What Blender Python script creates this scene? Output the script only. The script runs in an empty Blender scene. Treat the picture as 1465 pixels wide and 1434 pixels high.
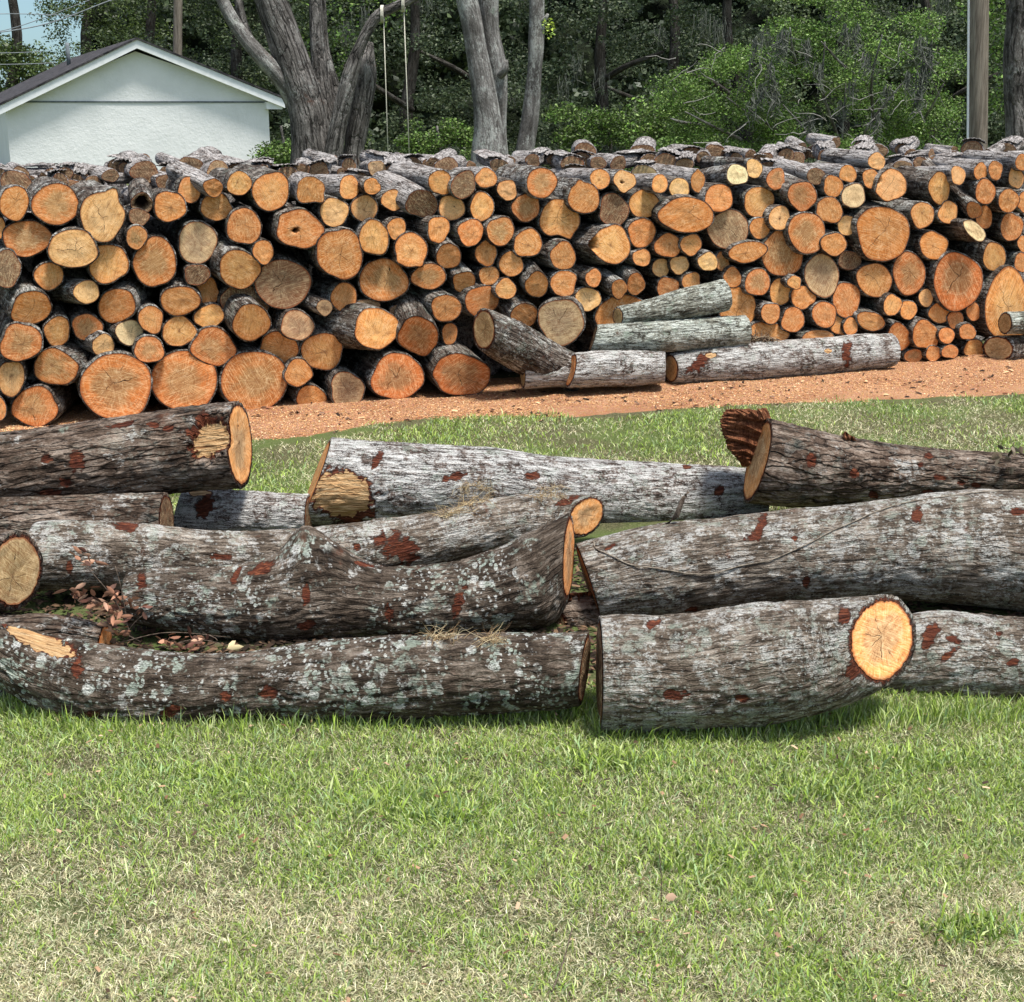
import bpy, math, random
import numpy as np
from mathutils import Vector, Matrix
from mathutils.bvhtree import BVHTree
SC = bpy.context.scene
COL = SC.collection
rad = math.radians
R = random.Random(7)
NR = np.random.RandomState(11)

# ------------------------------------------------------------ camera
F, CX, CY, HZ, CH = 1900.0, 732.5, 717.0, 175.0, 1.65
PITCH = math.atan((CY - HZ) / F)
cam_d = bpy.data.cameras.new("camera"); cam = bpy.data.objects.new("camera", cam_d); COL.objects.link(cam)
cam.location = (0, 0, CH); cam.rotation_euler = (math.pi/2 - PITCH, 0, 0)
cam_d.sensor_fit = 'HORIZONTAL'; cam_d.sensor_width = 36; cam_d.lens = 36*F/1465.0
cam_d.clip_start = 0.05; cam_d.clip_end = 1500
SC.camera = cam
EYE = np.array([0, 0, CH])
_c, _s = math.cos(PITCH), math.sin(PITCH)
def ray(px, py):
    x = (px - CX)/F; y = -(py - CY)/F
    return Vector((x, _c + y*_s, -_s + y*_c))          # forward component 1
def atY(px, py, Y):
    d = ray(px, py); return Vector((0, 0, CH)) + d*(Y/d.y)
def atZ(px, py, z=0.0):
    d = ray(px, py); return Vector((0, 0, CH)) + d*((z-CH)/d.z)
def onplane(px, py, P, n):
    d = ray(px, py); E = Vector((0, 0, CH))
    return E + d*((P-E).dot(n)/d.dot(n))
def project(V):
    V = np.asarray(V, float) - EYE
    zc = V[:, 1]*_c - V[:, 2]*_s
    yc = V[:, 1]*_s + V[:, 2]*_c
    return CX + F*V[:, 0]/zc, CY - F*yc/zc
def zdist(P):
    return P.y*_c - (P.z-CH)*_s

# ------------------------------------------------------------ noise
def _hash(i, j, k, s):
    n = (i*374761393 + j*668265263 + k*2147483647 + s*974634777) & 0xffffffff
    n = ((n ^ (n >> 13))*1274126177) & 0xffffffff
    n = (n ^ (n >> 16)) & 0xffffff
    return n/float(0xffffff)
def vnoise(P, seed=0):
    P = np.asarray(P, float); f = np.floor(P).astype(np.int64); t = P-f; t = t*t*(3-2*t)
    i, j, k = f[:, 0], f[:, 1], f[:, 2]; o = 0
    for a in (0, 1):
        wa = t[:, 0] if a else 1-t[:, 0]
        for b in (0, 1):
            wb = t[:, 1] if b else 1-t[:, 1]
            for c in (0, 1):
                wc = t[:, 2] if c else 1-t[:, 2]
                o = o + wa*wb*wc*_hash(i+a, j+b, k+c, seed)
    return o*2-1
def fbm(P, oct=4, seed=0, gain=.5):
    P = np.asarray(P, float); o = 0; a = 1; tot = 0
    for q in range(oct):
        o = o + a*vnoise(P*(2.03**q)+q*7.3, seed+q); tot += a; a *= gain
    return o/tot

# ------------------------------------------------------------ objects
def tag(o, label=None, cat=None, group=None, kind=None):
    if label: o['label'] = label
    if cat: o['category'] = cat
    if group: o['group'] = group
    if kind: o['kind'] = kind
    return o
def link(name, me, mats, parent=None, smooth=True):
    if not isinstance(mats, (list, tuple)): mats = [mats]
    for m in mats: me.materials.append(m)
    if smooth and len(me.polygons): me.polygons.foreach_set('use_smooth', np.ones(len(me.polygons), bool))
    o = bpy.data.objects.new(name, me); COL.objects.link(o)
    if parent is not None: o.parent = parent
    return o
def empty(name, loc=(0, 0, 0)):
    o = bpy.data.objects.new(name, None); COL.objects.link(o); o.location = loc; return o
def mesh(V, Fs, name='m'):
    me = bpy.data.meshes.new(name); me.from_pydata([tuple(v) for v in V], [], Fs); me.update(); return me
def fastmesh(V, sizes, idx, name='m'):
    me = bpy.data.meshes.new(name); V = np.asarray(V, np.float32)
    me.vertices.add(len(V)); me.vertices.foreach_set('co', V.ravel())
    idx = np.asarray(idx, np.int32); sizes = np.asarray(sizes, np.int32)
    me.loops.add(len(idx)); me.loops.foreach_set('vertex_index', idx)
    me.polygons.add(len(sizes)); st = np.concatenate([[0], np.cumsum(sizes)[:-1]]).astype(np.int32)
    me.polygons.foreach_set('loop_start', st)
    me.update(calc_edges=True); return me
def vattr(me, name, arr, typ='FLOAT'):
    a = me.attributes.new(name, typ, 'POINT'); arr = np.asarray(arr, np.float32)
    if typ == 'FLOAT': a.data.foreach_set('value', arr.ravel())
    elif typ == 'FLOAT_VECTOR': a.data.foreach_set('vector', arr.ravel())
    else:
        if arr.shape[1] == 3: arr = np.concatenate([arr, np.ones((len(arr), 1), np.float32)], 1)
        a.data.foreach_set('color', arr.ravel())
def setpivot(o, p):
    p = Vector(p); o.data.transform(Matrix.Translation(-p)); o.location = p

# ------------------------------------------------------------ materials
class NT:
    def __init__(s, name):
        s.m = bpy.data.materials.new(name); s.m.use_nodes = True; s.t = s.m.node_tree
        s.t.nodes.clear()
        s.out = s.t.nodes.new('ShaderNodeOutputMaterial')
        s.b = s.t.nodes.new('ShaderNodeBsdfPrincipled'); s.t.links.new(s.b.outputs[0], s.out.inputs[0])
    def n(s, typ, **kw):
        nd = s.t.nodes.new('ShaderNode'+typ)
        for k, v in kw.items(): setattr(nd, k, v)
        return nd
    def set(s, sock, v):
        if isinstance(v, bpy.types.NodeSocket): s.t.links.new(v, sock)
        elif v is not None:
            if isinstance(v, (tuple, list)) and len(v) == 3 and sock.type == 'RGBA': v = (*v, 1)
            sock.default_value = v
    def math(s, op, a, b=None, c=None, clamp=False):
        nd = s.n('Math', operation=op, use_clamp=clamp); s.set(nd.inputs[0], a); s.set(nd.inputs[1], b)
        if c is not None: s.set(nd.inputs[2], c)
        return nd.outputs[0]
    def vmath(s, op, a, b=None):
        nd = s.n('VectorMath', operation=op); s.set(nd.inputs[0], a); s.set(nd.inputs[1], b); return nd.outputs[0]
    def attr(s, name, out='Fac', typ='GEOMETRY'):
        return s.n('Attribute', attribute_name=name, attribute_type=typ).outputs[out]
    def noise(s, vec, scale, detail=4, rough=.55, dist=0, out='Fac', dim='3D', w=None):
        nd = s.n('TexNoise'); nd.noise_dimensions = dim; s.set(nd.inputs['Vector'], vec)
        s.set(nd.inputs['Scale'], scale); s.set(nd.inputs['Detail'], detail); s.set(nd.inputs['Roughness'], rough)
        s.set(nd.inputs['Distortion'], dist)
        if w is not None: s.set(nd.inputs['W'], w)
        return nd.outputs[out]
    def vor(s, vec, scale, feature='F1', out='Distance', rnd=1):
        nd = s.n('TexVoronoi', feature=feature); s.set(nd.inputs['Vector'], vec); s.set(nd.inputs['Scale'], scale)
        s.set(nd.inputs['Randomness'], rnd); return nd.outputs[out]
    def ss(s, x, a, b):
        nd = s.n('MapRange', interpolation_type='SMOOTHSTEP'); s.set(nd.inputs[0], x)
        s.set(nd.inputs[1], a); s.set(nd.inputs[2], b); return nd.outputs[0]
    def mix(s, f, a, b, mode='MIX'):
        nd = s.n('Mix', data_type='RGBA', blend_type=mode); s.set(nd.inputs[0], f)
        s.set(nd.inputs[6], a); s.set(nd.inputs[7], b); return nd.outputs[2]
    def ramp(s, f, stops, interp='LINEAR'):
        nd = s.n('ValToRGB'); e = nd.color_ramp.elements; nd.color_ramp.interpolation = interp
        while len(e) < len(stops): e.new(.5)
        for q, (p, c) in enumerate(stops):
            e[q].position = p; e[q].color = (*c, 1) if len(c) == 3 else c
        s.set(nd.inputs[0], f); return nd.outputs[0]
    def bump(s, h, strength=.5, dist=.01, normal=None):
        nd = s.n('Bump'); s.set(nd.inputs['Height'], h); nd.inputs['Strength'].default_value = strength
        nd.inputs['Distance'].default_value = dist; s.set(nd.inputs['Normal'], normal); return nd.outputs[0]
    def fin(s, color=None, rough=.9, normal=None, spec=.2):
        s.set(s.b.inputs['Base Color'], color); s.set(s.b.inputs['Roughness'], rough)
        s.set(s.b.inputs['Normal'], normal); s.b.inputs['Specular IOR Level'].default_value = spec
        return s.m
def sepx(t, v):
    nd = t.n('SeparateXYZ'); t.set(nd.inputs[0], v); return nd.outputs

def bark_mat(name, dark, mid, light, lich=.5, scale=1.0, green=.3, scars=.0, crack=.8, spots=1.0, white=(.50, .495, .465)):
    t = NT(name)
    P = t.attr('lc', 'Vector')
    st = t.vmath('MULTIPLY', P, (1, 1, .15))
    wob = t.noise(t.vmath('MULTIPLY', P, (1, 1, .5)), 9*scale, 3, .6, out='Color')
    wv = t.vmath('SCALE', t.vmath('SUBTRACT', wob, (.5, .5, .5))); wv.node.inputs['Scale'].default_value = .05/scale
    stw = t.vmath('ADD', st, wv)
    fis = t.noise(stw, 30*scale, 9, .68)
    fine = t.noise(t.vmath('MULTIPLY', P, (1, 1, .45)), 150*scale, 6, .7)
    plates = t.vor(stw, 26*scale, 'DISTANCE_TO_EDGE')
    pl = t.ss(plates, 0.0, .13)
    med = t.noise(P, 5*scale, 5, .6)
    h = t.math('ADD', t.math('MULTIPLY', fis, .9), t.math('MULTIPLY', fine, .55))
    c = t.ramp(t.math('ADD', h, t.math('MULTIPLY', t.math('SUBTRACT', med, .5), .7)), [(.50, dark), (.72, mid), (.93, light)])
    c = t.mix(t.math('MULTIPLY', t.math('SUBTRACT', 1.0, pl), t.math('MULTIPLY', t.ss(fis, .62, .4), crack)), c, tuple(x*.35 for x in dark))
    # whitish lichen crust: broad patches broken by the bark grain
    big = t.noise(P, 3.3*scale, 3, .6)
    big2 = t.noise(t.vmath('ADD', P, (5, 3, 9)), 17*scale, 5, .65)
    gate = t.math('ADD', t.math('MULTIPLY', big, .9), t.math('MULTIPLY', big2, .75))
    spk = t.noise(t.vmath('MULTIPLY', t.vmath('ADD', P, (3, 7, 1)), (1, 1, .5)), 62*scale, 5, .75)
    gate = t.math('ADD', t.math('MULTIPLY', gate, .85), t.math('MULTIPLY', spk, .62))
    patch = t.ss(gate, 1.17-.30*lich, 1.24-.30*lich)
    grain = t.ss(t.math('ADD', t.math('MULTIPLY', fine, .6), t.math('MULTIPLY', fis, .6)), .50, .68)
    c = t.mix(t.math('MULTIPLY', patch, t.math('MULTIPLY', grain, .9)), c, white)
    if spots > 0:
        wv2 = t.vmath('SCALE', t.vmath('SUBTRACT', t.noise(P, 55*scale, 4, .7, out='Color'), (.5, .5, .5))); wv2.node.inputs['Scale'].default_value = .030/scale
        Q = t.vmath('ADD', t.vmath('ADD', P, wv), wv2)
        dg = t.ss(t.noise(t.vmath('ADD', P, (1, 8, 2)), 2.2*scale, 5, .75), .44, .54)
        dv = t.vor(Q, 9.5*scale, 'F1'); dw = t.vor(t.vmath('ADD', Q, (4, 4, 4)), 30*scale, 'F1')
        siz = t.noise(t.vmath('ADD', P, (7, 2, 5)), 8*scale, 2, .5)
        thr = t.math('MULTIPLY', siz, .72)
        disc = t.math('MAXIMUM', t.ss(t.math('SUBTRACT', dv, thr), .03, -.04), t.ss(t.math('SUBTRACT', dw, t.math('MULTIPLY', siz, .74)), .03, -.05))
        brk = t.ss(fine, .36, .56)
        c = t.mix(t.math('MULTIPLY', t.math('MULTIPLY', t.math('MULTIPLY', disc, brk), dg), spots*.9), c, t.mix(t.ss(siz, .4, .62), (.70, .71, .67), (.38, .45, .38)))
    if green > 0:
        gg = t.noise(t.vmath('ADD', P, (9, 1, 4)), 6*scale, 6, .7)
        c = t.mix(t.math('MULTIPLY', t.ss(gg, .66-.1*green, .72-.1*green), .75), c, t.mix(fine, (.12, .15, .11), (.36, .42, .35)))
    rb = t.noise(t.vmath('ADD', P, (2, 6, 7)), 4.5*scale, 6, .7)
    c = t.mix(t.math('MULTIPLY', t.ss(rb, .60, .72), .65), c, (.11, .045, .026))
    sc = t.attr('scar'); wd = t.attr('wood')
    red = t.ramp(t.noise(stw, 60*scale, 6, .7), [(.32, (.022, .009, .007)), (.52, (.115, .032, .017)), (.66, (.26, .085, .040)), (.8, (.40, .20, .11))])
    rag = t.math('ADD', t.math('MULTIPLY', t.noise(t.vmath('MULTIPLY', P, (1, 1, .55)), 38, 7, .75), 2.3), -1.15)
    sr = t.math('ADD', sc, rag)
    c = t.mix(t.math('MULTIPLY', t.ss(sr, .26, .40), .85), c, (.035, .018, .012))
    c = t.mix(t.math('MULTIPLY', t.ss(sr, .42, .66), .92), c, red)
    wood = t.ramp(t.noise(t.vmath('MULTIPLY', P, (1, 1, .06)), 90*scale, 5, .6), [(.3, (.26, .12, .05)), (.5, (.52, .32, .15)), (.72, (.75, .56, .33))])
    c = t.mix(t.ss(wd, .4, .55), c, wood)
    hh = t.math('ADD', t.math('MULTIPLY', fis, 1.0), t.math('ADD', t.math('MULTIPLY', fine, .35), t.math('MULTIPLY', pl, .5*crack)))
    return t.fin(c, .92, t.bump(hh, 1.0, .034/scale), .12)

def cut_mat():
    t = NT('sawn_wood')
    uv = t.attr('cuv', 'Vector')          # xy: position on the cut, 1 at the rim
    sd = t.attr('seed', 'Fac')
    rim = t.attr('rim', 'Color'); core = t.attr('core', 'Color'); wx = t.attr('crk')
    off = t.n('CombineXYZ'); t.set(off.inputs[2], t.math('MULTIPLY', sd, 37.0))
    P = t.vmath('ADD', uv, off.outputs[0])
    wn = t.noise(P, 1.6, 3, .5, out='Color')
    w2 = t.vmath('SCALE', t.vmath('SUBTRACT', wn, (.5, .5, .5))); w2.node.inputs['Scale'].default_value = .35
    uw = t.vmath('ADD', uv, w2)
    x, y, z = sepx(t, uw)[:]
    ln = t.n('VectorMath', operation='LENGTH')
    fl = t.n('CombineXYZ'); t.set(fl.inputs[0], x); t.set(fl.inputs[1], y); t.set(ln.inputs[0], fl.outputs[0])
    r = ln.outputs['Value']
    ln0 = t.n('VectorMath', operation='LENGTH'); t.set(ln0.inputs[0], uv); r0 = ln0.outputs['Value']
    ang = t.math('ARCTAN2', y, x)
    # heart wood against the sapwood rim
    edge = t.noise(P, 2.4, 4, .6)
    k = t.ss(t.math('ADD', r, t.math('MULTIPLY', t.math('SUBTRACT', edge, .5), 1.1)), .35, .85)
    c = t.mix(k, core, rim)
    # growth rings
    rings = t.math('SINE', t.math('MULTIPLY', t.math('ADD', r, t.math('MULTIPLY', t.noise(P, 3, 4, .6), .05)), 95.0))
    rng = t.math('MULTIPLY', t.ss(t.noise(P, 2.2, 2, .5), .35, .7), .38)
    c = t.mix(t.math('MULTIPLY', t.math('ADD', t.math('MULTIPLY', rings, .5), .5), rng), c, (.10, .04, .015))
    bv = t.n('CombineXYZ'); t.set(bv.inputs[0], t.math('ADD', r, t.math('MULTIPLY', t.noise(P, 2.6, 4, .6), .10))); t.set(bv.inputs[1], t.math('MULTIPLY', sd, 91.0))
    band = t.noise(bv.outputs[0], 15.0, 4, .7)
    c = t.mix(t.math('MULTIPLY', t.ss(band, .50, .62), .42), c, t.mix(.5, c, (.15, .045, .015)))
    c = t.mix(t.math('MULTIPLY', t.ss(band, .47, .36), .36), c, t.mix(.5, c, (.95, .74, .45)))
    # rays and torn grain radiating from the pith
    cr = t.n('CombineXYZ'); t.set(cr.inputs[0], t.math('MULTIPLY', t.math('COSINE', ang), 5)); t.set(cr.inputs[1], t.math('MULTIPLY', t.math('SINE', ang), 5)); t.set(cr.inputs[2], t.math('ADD', t.math('MULTIPLY', r, 1.3), t.math('MULTIPLY', sd, 19)))
    fan = t.noise(cr.outputs[0], 3.2, 5, .7)
    c = t.mix(t.math('MULTIPLY', t.ss(fan, .5, .64), .6), c, t.mix(.55, c, (.95, .72, .40)))
    c = t.mix(t.math('MULTIPLY', t.ss(fan, .49, .34), .85), c, t.mix(.5, c, (.16, .045, .012)))
    # chainsaw marks
    rot = t.n('VectorRotate', rotation_type='Z_AXIS'); t.set(rot.inputs['Vector'], uv); t.set(rot.inputs['Angle'], t.math('MULTIPLY', sd, 40.0))
    saw = t.noise(t.vmath('MULTIPLY', rot.outputs[0], (1.2, 34, 1)), 1.0, 3, .6)
    c = t.mix(t.math('MULTIPLY', t.ss(saw, .52, .66), .40), c, (.93, .66, .36))
    c = t.mix(t.math('MULTIPLY', t.ss(saw, .47, .34), .40), c, (.22, .07, .025))
    blot = t.noise(P, 4.5, 6, .72)
    c = t.mix(t.math('MULTIPLY', t.ss(blot, .52, .68), .65), c, t.mix(.6, c, (.20, .065, .02)))
    c = t.mix(t.math('MULTIPLY', t.ss(blot, .46, .32), .5), c, t.mix(.6, c, (.92, .70, .42)))
    # darker bast ring under the bark
    c = t.mix(t.math('MULTIPLY', t.ss(t.math('ADD', r0, t.math('MULTIPLY', t.math('SUBTRACT', edge, .5), .1)), .93, .985), .7), c, (.26, .07, .025))
    pith = t.ss(t.math('ADD', r, t.math('MULTIPLY', t.noise(P, 6, 4, .7), .5)), .46, .26)
    c = t.mix(t.math('MULTIPLY', pith, t.math('MULTIPLY', t.ss(t.noise(off.outputs[0], 3.1, 0, .5), .42, .6), .6)), c, (.20, .075, .03))
    # drying checks
    sp = t.math('ABSOLUTE', t.math('SINE', t.math('ADD', t.math('MULTIPLY', ang, 3.5), t.math('MULTIPLY', t.noise(P, 3.0, 3, .5), 2.2))))
    wid = t.math('MULTIPLY', sp, t.math('MAXIMUM', r, .02))
    gate = t.ss(t.noise(cr.outputs[0], .55, 1, .5), .50, .56)
    reach = t.ss(r, .78, .55)
    ck = t.math('MULTIPLY', t.math('MULTIPLY', t.ss(wid, .042, .012), gate), t.math('MULTIPLY', reach, t.ss(wx, .2, .6)))
    c = t.mix(ck, c, (.03, .012, .006))
    hole = t.attr('hole')
    c = t.mix(hole, c, (.012, .006, .004))
    h = t.math('SUBTRACT', t.math('ADD', t.math('MULTIPLY', saw, .5), t.math('MULTIPLY', fan, .5)), t.math('MULTIPLY', ck, 1.2))
    return t.fin(c, .85, t.bump(h, .55, .004), .15)

def plain_noise_mat(name, a, b, scale=20, bump=.3, rough=.9, dist=.01, stretch=(1, 1, 1)):
    t = NT(name); tc = t.n('TexCoord').outputs['Object']; v = t.vmath('MULTIPLY', tc, stretch)
    n = t.noise(v, scale, 6, .65); c = t.mix(t.ss(n, .35, .65), a, b)
    return t.fin(c, rough, t.bump(n, bump, dist), .2)

M = {}
M['bark_pile'] = bark_mat('bark_pile', (.022, .015, .012), (.085, .064, .050), (.28, .245, .21), lich=.42, scale=1.7, green=.2, crack=.8, spots=.3)
M['bark_top'] = bark_mat('bark_weathered', (.030, .023, .019), (.16, .135, .12), (.46, .42, .40), lich=.85, scale=2.2, green=.0, crack=1, spots=0, white=(.50, .475, .455))
M['bark_front'] = bark_mat('bark_front', (.026, .019, .014), (.140, .109, .082), (.38, .33, .275), lich=.52, scale=2.5, green=.15, spots=.5, crack=.55)
M['bark_mossy'] = bark_mat('bark_lichen_blotched', (.017, .012, .009), (.078, .058, .042), (.25, .205, .165), lich=.18, scale=2.2, green=.55, spots=.9, crack=.5)
M['bark_white'] = bark_mat('bark_white_lichen', (.022, .015, .012), (.11, .080, .065), (.36, .32, .29), lich=.85, scale=2.4, crack=.6, green=.1, spots=.4, white=(.60, .60, .575))
M['bark_brown'] = bark_mat('bark_brown_ridged', (.020, .013, .009), (.12, .083, .060), (.36, .29, .235), lich=.2, scale=1.5, green=.1, spots=.15, crack=1)
M['bark_green'] = bark_mat('bark_green_grey', (.03, .027, .021), (.15, .145, .115), (.40, .41, .35), lich=.65, scale=2.0, green=.9, spots=.2, white=(.58, .62, .56))
M['bark_tree'] = bark_mat('bark_tree_grey', (.030, .027, .024), (.135, .125, .114), (.30, .28, .26), lich=.3, scale=.55, green=.1, spots=0, crack=.8, white=(.30, .30, .28))
M['bark_pale'] = bark_mat('bark_tree_pale', (.055, .050, .044), (.16, .15, .14), (.36, .35, .33), lich=.5, scale=.5, green=.25, spots=0, crack=.15, white=(.42, .43, .40))
M['cut'] = cut_mat()

TONE = {  # rim, core
 'o': ((.66, .222, .052), (.63, .26, .080)), 'p': ((.74, .29, .078), (.76, .375, .125)), 'y': ((.86, .44, .16), (.86, .50, .22)),
 'Y': ((.88, .72, .40), (.80, .60, .32)), 't': ((.66, .215, .055), (.46, .235, .09)), 'T': ((.62, .195, .048), (.38, .19, .075)),
 'b': ((.17, .088, .050), (.12, .072, .045)), 'd': ((.085, .044, .028), (.055, .032, .022)), 'W': ((.30, .175, .095), (.22, .145, .085)),
 'G': ((.48, .30, .16), (.34, .22, .13)), 'n': ((.80, .33, .10), (.50, .28, .13)), 'w': ((.80, .74, .66), (.72, .66, .58)), 'k': ((.45, .32, .15), (.36, .25, .11))}
# ------------------------------------------------------------ cut faces
def cap_mesh(pts, cen, nrm, tone, seed, crk=.5, rings=9, bumpy=.004, holes=(), soften=0.0):
    """pts: rim points (world) counter-clockwise seen from outside; returns mesh of a slightly uneven sawn face"""
    n = len(pts); P = np.array([tuple(p) for p in pts]); C = np.array(tuple(cen)); N = np.array(tuple(nrm))
    rs0 = random.Random(int(seed*7919)); g1 = P[0]-C; g2 = P[n//4]-C; C = C+(g1*rs0.uniform(-1, 1)+g2*rs0.uniform(-1, 1))*.17   # the pith sits off centre
    V = [C]; uv = [(0, 0, 0)]
    th = np.linspace(0, 2*np.pi, n, endpoint=False)
    for k in range(1, rings+1):
        q = k/rings
        V.extend(C + (P-C)*q); uv.extend(np.stack([q*np.cos(th), q*np.sin(th), 0*th], 1))
    V = np.array(V); uv = np.array(uv)
    h = fbm(np.c_[uv[:, :2]*2.2, np.full(len(V), seed*13.7)], 3, 5)*bumpy
    rr = np.linalg.norm(uv, axis=1)
    V = V + N[None]*(h*(rr < .99))[:, None]
    hole = np.zeros(len(V))
    for (hx, hy, hr, dep) in holes:
        d = np.hypot(uv[:, 0]-hx, uv[:, 1]-hy)/hr
        d = d + .25*fbm(np.c_[uv[:, :2]*4, np.full(len(V), seed)], 2, 9)
        m = np.clip(1.35-d, 0, 1); m = m*m*(3-2*m); m = np.clip(m*1.6, 0, 1)
        V = V - N[None]*(m*dep)[:, None]; hole = np.maximum(hole, m)
    Fs = [(0, 1+j, 1+(j+1) % n) for j in range(n)]
    for k in range(rings-1):
        a = 1+k*n; b = a+n
        for j in range(n): Fs.append((a+j, b+j, b+(j+1) % n, a+(j+1) % n))
    me = mesh(V, Fs, 'cut_face')
    rim, core = TONE[tone]
    rs = random.Random(int(seed*99991)); g = 1+rs.uniform(-.16, .14); hsh = rs.uniform(-.12, .12)
    rim = (rim[0]*g, rim[1]*g*(1+hsh), rim[2]*g*(1+hsh)); core = (core[0]*g, core[1]*g*(1+hsh*.7), core[2]*g*(1+hsh*.7))
    vattr(me, 'cuv', uv, 'FLOAT_VECTOR'); vattr(me, 'seed', np.full(len(V), seed)); vattr(me, 'crk', np.full(len(V), crk))
    vattr(me, 'rim', np.tile(rim, (len(V), 1)), 'FLOAT_COLOR'); vattr(me, 'core', np.tile(core, (len(V), 1)), 'FLOAT_COLOR')
    vattr(me, 'hole', hole)
    return me

# ------------------------------------------------------------ the wood pile
GL = atZ(0, 613); GR = atZ(1465, 507)
U = (GR-GL).normalized(); NB = Vector((-U.y, U.x, 0))          # along the pile, and back into it

def loose_bark(o, pts, C, a, Rm, L, rs):
    n = len(pts); a0 = rs.uniform(25, 65); a1 = rs.uniform(115, 155); m = 16; ks = 8; lift = rs.uniform(.010, .026); V = []; lc = []
    ext = rs.uniform(-.01, .04)
    for sh in (0, 1):
        for k in range(ks):
            for j in range(m):
                th = a0+(a1-a0)*j/(m-1); q = (-th/360*n) % n; i = int(q); f = q-i; p = pts[i]*(1-f)+pts[(i+1) % n]*f
                d = (p-C); e = abs(j/(m-1)-.5)*2
                s = -ext+(L*.8)*k/(ks-1)+(.02*math.sin(j*1.7+Rm*900) if k in (0, ks-1) else 0)
                V.append(C+d*(1+(lift*(.55+e*e*.6)+(.006 if sh else 0)+.004*math.sin(j*2.1+k))/Rm)+a*s); lc.append((Rm*math.cos(th/57.3)*1.2, Rm*math.sin(th/57.3)*1.2, s+Rm*300))
    Fs = []; N_ = ks*m
    for k in range(ks-1):
        for j in range(m-1):
            b = k*m+j; Fs.append((b, b+1, b+m+1, b+m)); Fs.append((N_+b+m, N_+b+m+1, N_+b+1, N_+b))
    for k in range(ks-1):
        for j in (0, m-1): b = k*m+j; Fs.append((b, b+m, N_+b+m, N_+b))
    for k in (0, ks-1):
        for j in range(m-1): b = k*m+j; Fs.append((b, N_+b, N_+b+1, b+1))
    me = mesh(V, Fs, 'loose_bark'); vattr(me, 'lc', lc, 'FLOAT_VECTOR'); vattr(me, 'scar', np.zeros(len(V))); vattr(me, 'wood', np.zeros(len(V)))
    link('loose_bark', me, M['bark_top'], o)
def pile_log(px, py, rx, ry, tone, off=None, rot=0, lobes=(), yaw=0, pit=0, length=None, weathered=False, holes=(), irr=None, crk=None, seed=None, free=False, peel=False):
    seed = R.random() if seed is None else seed; rs = random.Random(int(seed*1e6))
    if off is None: off = rs.uniform(-.045, .05)
    yaw = yaw + rs.uniform(-5, 5)
    vang = math.degrees(math.atan2(-(px-CX)/F, 1)); nang = math.degrees(math.atan2(-NB.x, NB.y))   # turn (to the left) of the view and of the pile
    if not free: yaw = min(yaw, vang+38-nang)
    a = Matrix.Rotation(rad(yaw), 3, 'Z') @ NB
    side = Vector((a.y, -a.x, 0)).normalized()
    a = (Matrix.Rotation(rad(pit + rs.uniform(-3, 3)), 3, side) @ a).normalized()
    P = onplane(px, py, GL + NB*off, NB)
    n = 48; irr = rs.uniform(.03, .075) if irr is None else irr
    ph = [rs.uniform(0, 6.28) for _ in range(7)]
    pts = []; rr = rad(rot)
    for j in range(n):
        th = -2*math.pi*j/n
        f = 1 + irr*(math.sin(2*th+ph[0])*.7+math.sin(3*th+ph[1])*.8+math.sin(4*th+ph[2])*.45+math.sin(5*th+ph[3])*.35+math.sin(9*th+ph[4])*.16)
        for (la, lamp, lw) in lobes:
            d = (math.degrees(th)-la+180) % 360-180; f += lamp*math.exp(-(d/lw)**2)
        x, y = rx*math.cos(th)*f, ry*math.sin(th)*f
        x, y = x*math.cos(rr)-y*math.sin(rr), x*math.sin(rr)+y*math.cos(rr)
        if free: k_ = zdist(P)/F; upv = side.cross(a); upv = upv if upv.z > 0 else -upv; pts.append(P+side*x*k_+upv*y*k_)
        else: pts.append(onplane(px+x, py-y, P, a))
    C = P; Rm = sum((p-C).length for p in pts)/n
    L = length or rs.uniform(.5, .68)
    # the outer surface: rim, then rings going back with a little bow and bark unevenness
    ns = 9; V = []; lc = []
    bow = Vector((rs.uniform(-1, 1), 0, rs.uniform(-1, 1)))*rs.uniform(0, .02)
    tap = rs.uniform(-.06, .1)
    segs = [0.0, .006, .05]+[.05+(L-.05)*(k+1)/ns for k in range(ns)]
    for s in segs:
        f = (.985 if s == 0 else 1.0)*(1+tap*s/L)
        sm = min(1, s/.25)
        for j, p in enumerate(pts):
            d = (p-C); rmean = Rm/max(d.length, 1e-6); d2 = d*((1-sm*.55)+sm*.55*rmean)
            V.append(C + d2*f + a*s + bow*(s/L)**2)
            th = 2*math.pi*j/n; lc.append((Rm*math.cos(th), Rm*math.sin(th), s+seed*50))
    V = np.array([tuple(v) for v in V]); lc = np.array(lc)
    nz = fbm(lc*np.array([45, 45, 9]), 3, 3)*.006*min(1, Rm/.05)
    cc = np.array([tuple(C + a*s + bow*(s/L)**2) for s in segs for _ in pts]); d = V-cc
    V = V + d/np.linalg.norm(d, axis=1)[:, None]*(nz*(np.repeat(np.array(segs), n) > .001))[:, None]
    m = len(segs); Fs = []
    for k in range(m-1):
        for j in range(n): Fs.append((k*n+j, k*n+(j+1) % n, (k+1)*n+(j+1) % n, (k+1)*n+j))
    # the bark's thickness: inner rim
    inr = 1-min(.07, .0075/Rm)
    b0 = len(V)
    V2 = [np.array(tuple(C+(p-C)*inr*.985)) for p in pts]
    V = np.concatenate([V, V2]); lc = np.concatenate([lc, lc[:n]*np.array([.93, .93, 1])])
    for j in range(n): Fs.append((j, b0+j, b0+(j+1) % n, (j+1) % n))
    Fs.append(tuple((m-1)*n+j for j in range(n)))
    scar = np.zeros(len(V)); scar[b0:] = .6
    me = mesh(V, [tuple(reversed(f)) for f in Fs], 'log')
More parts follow.
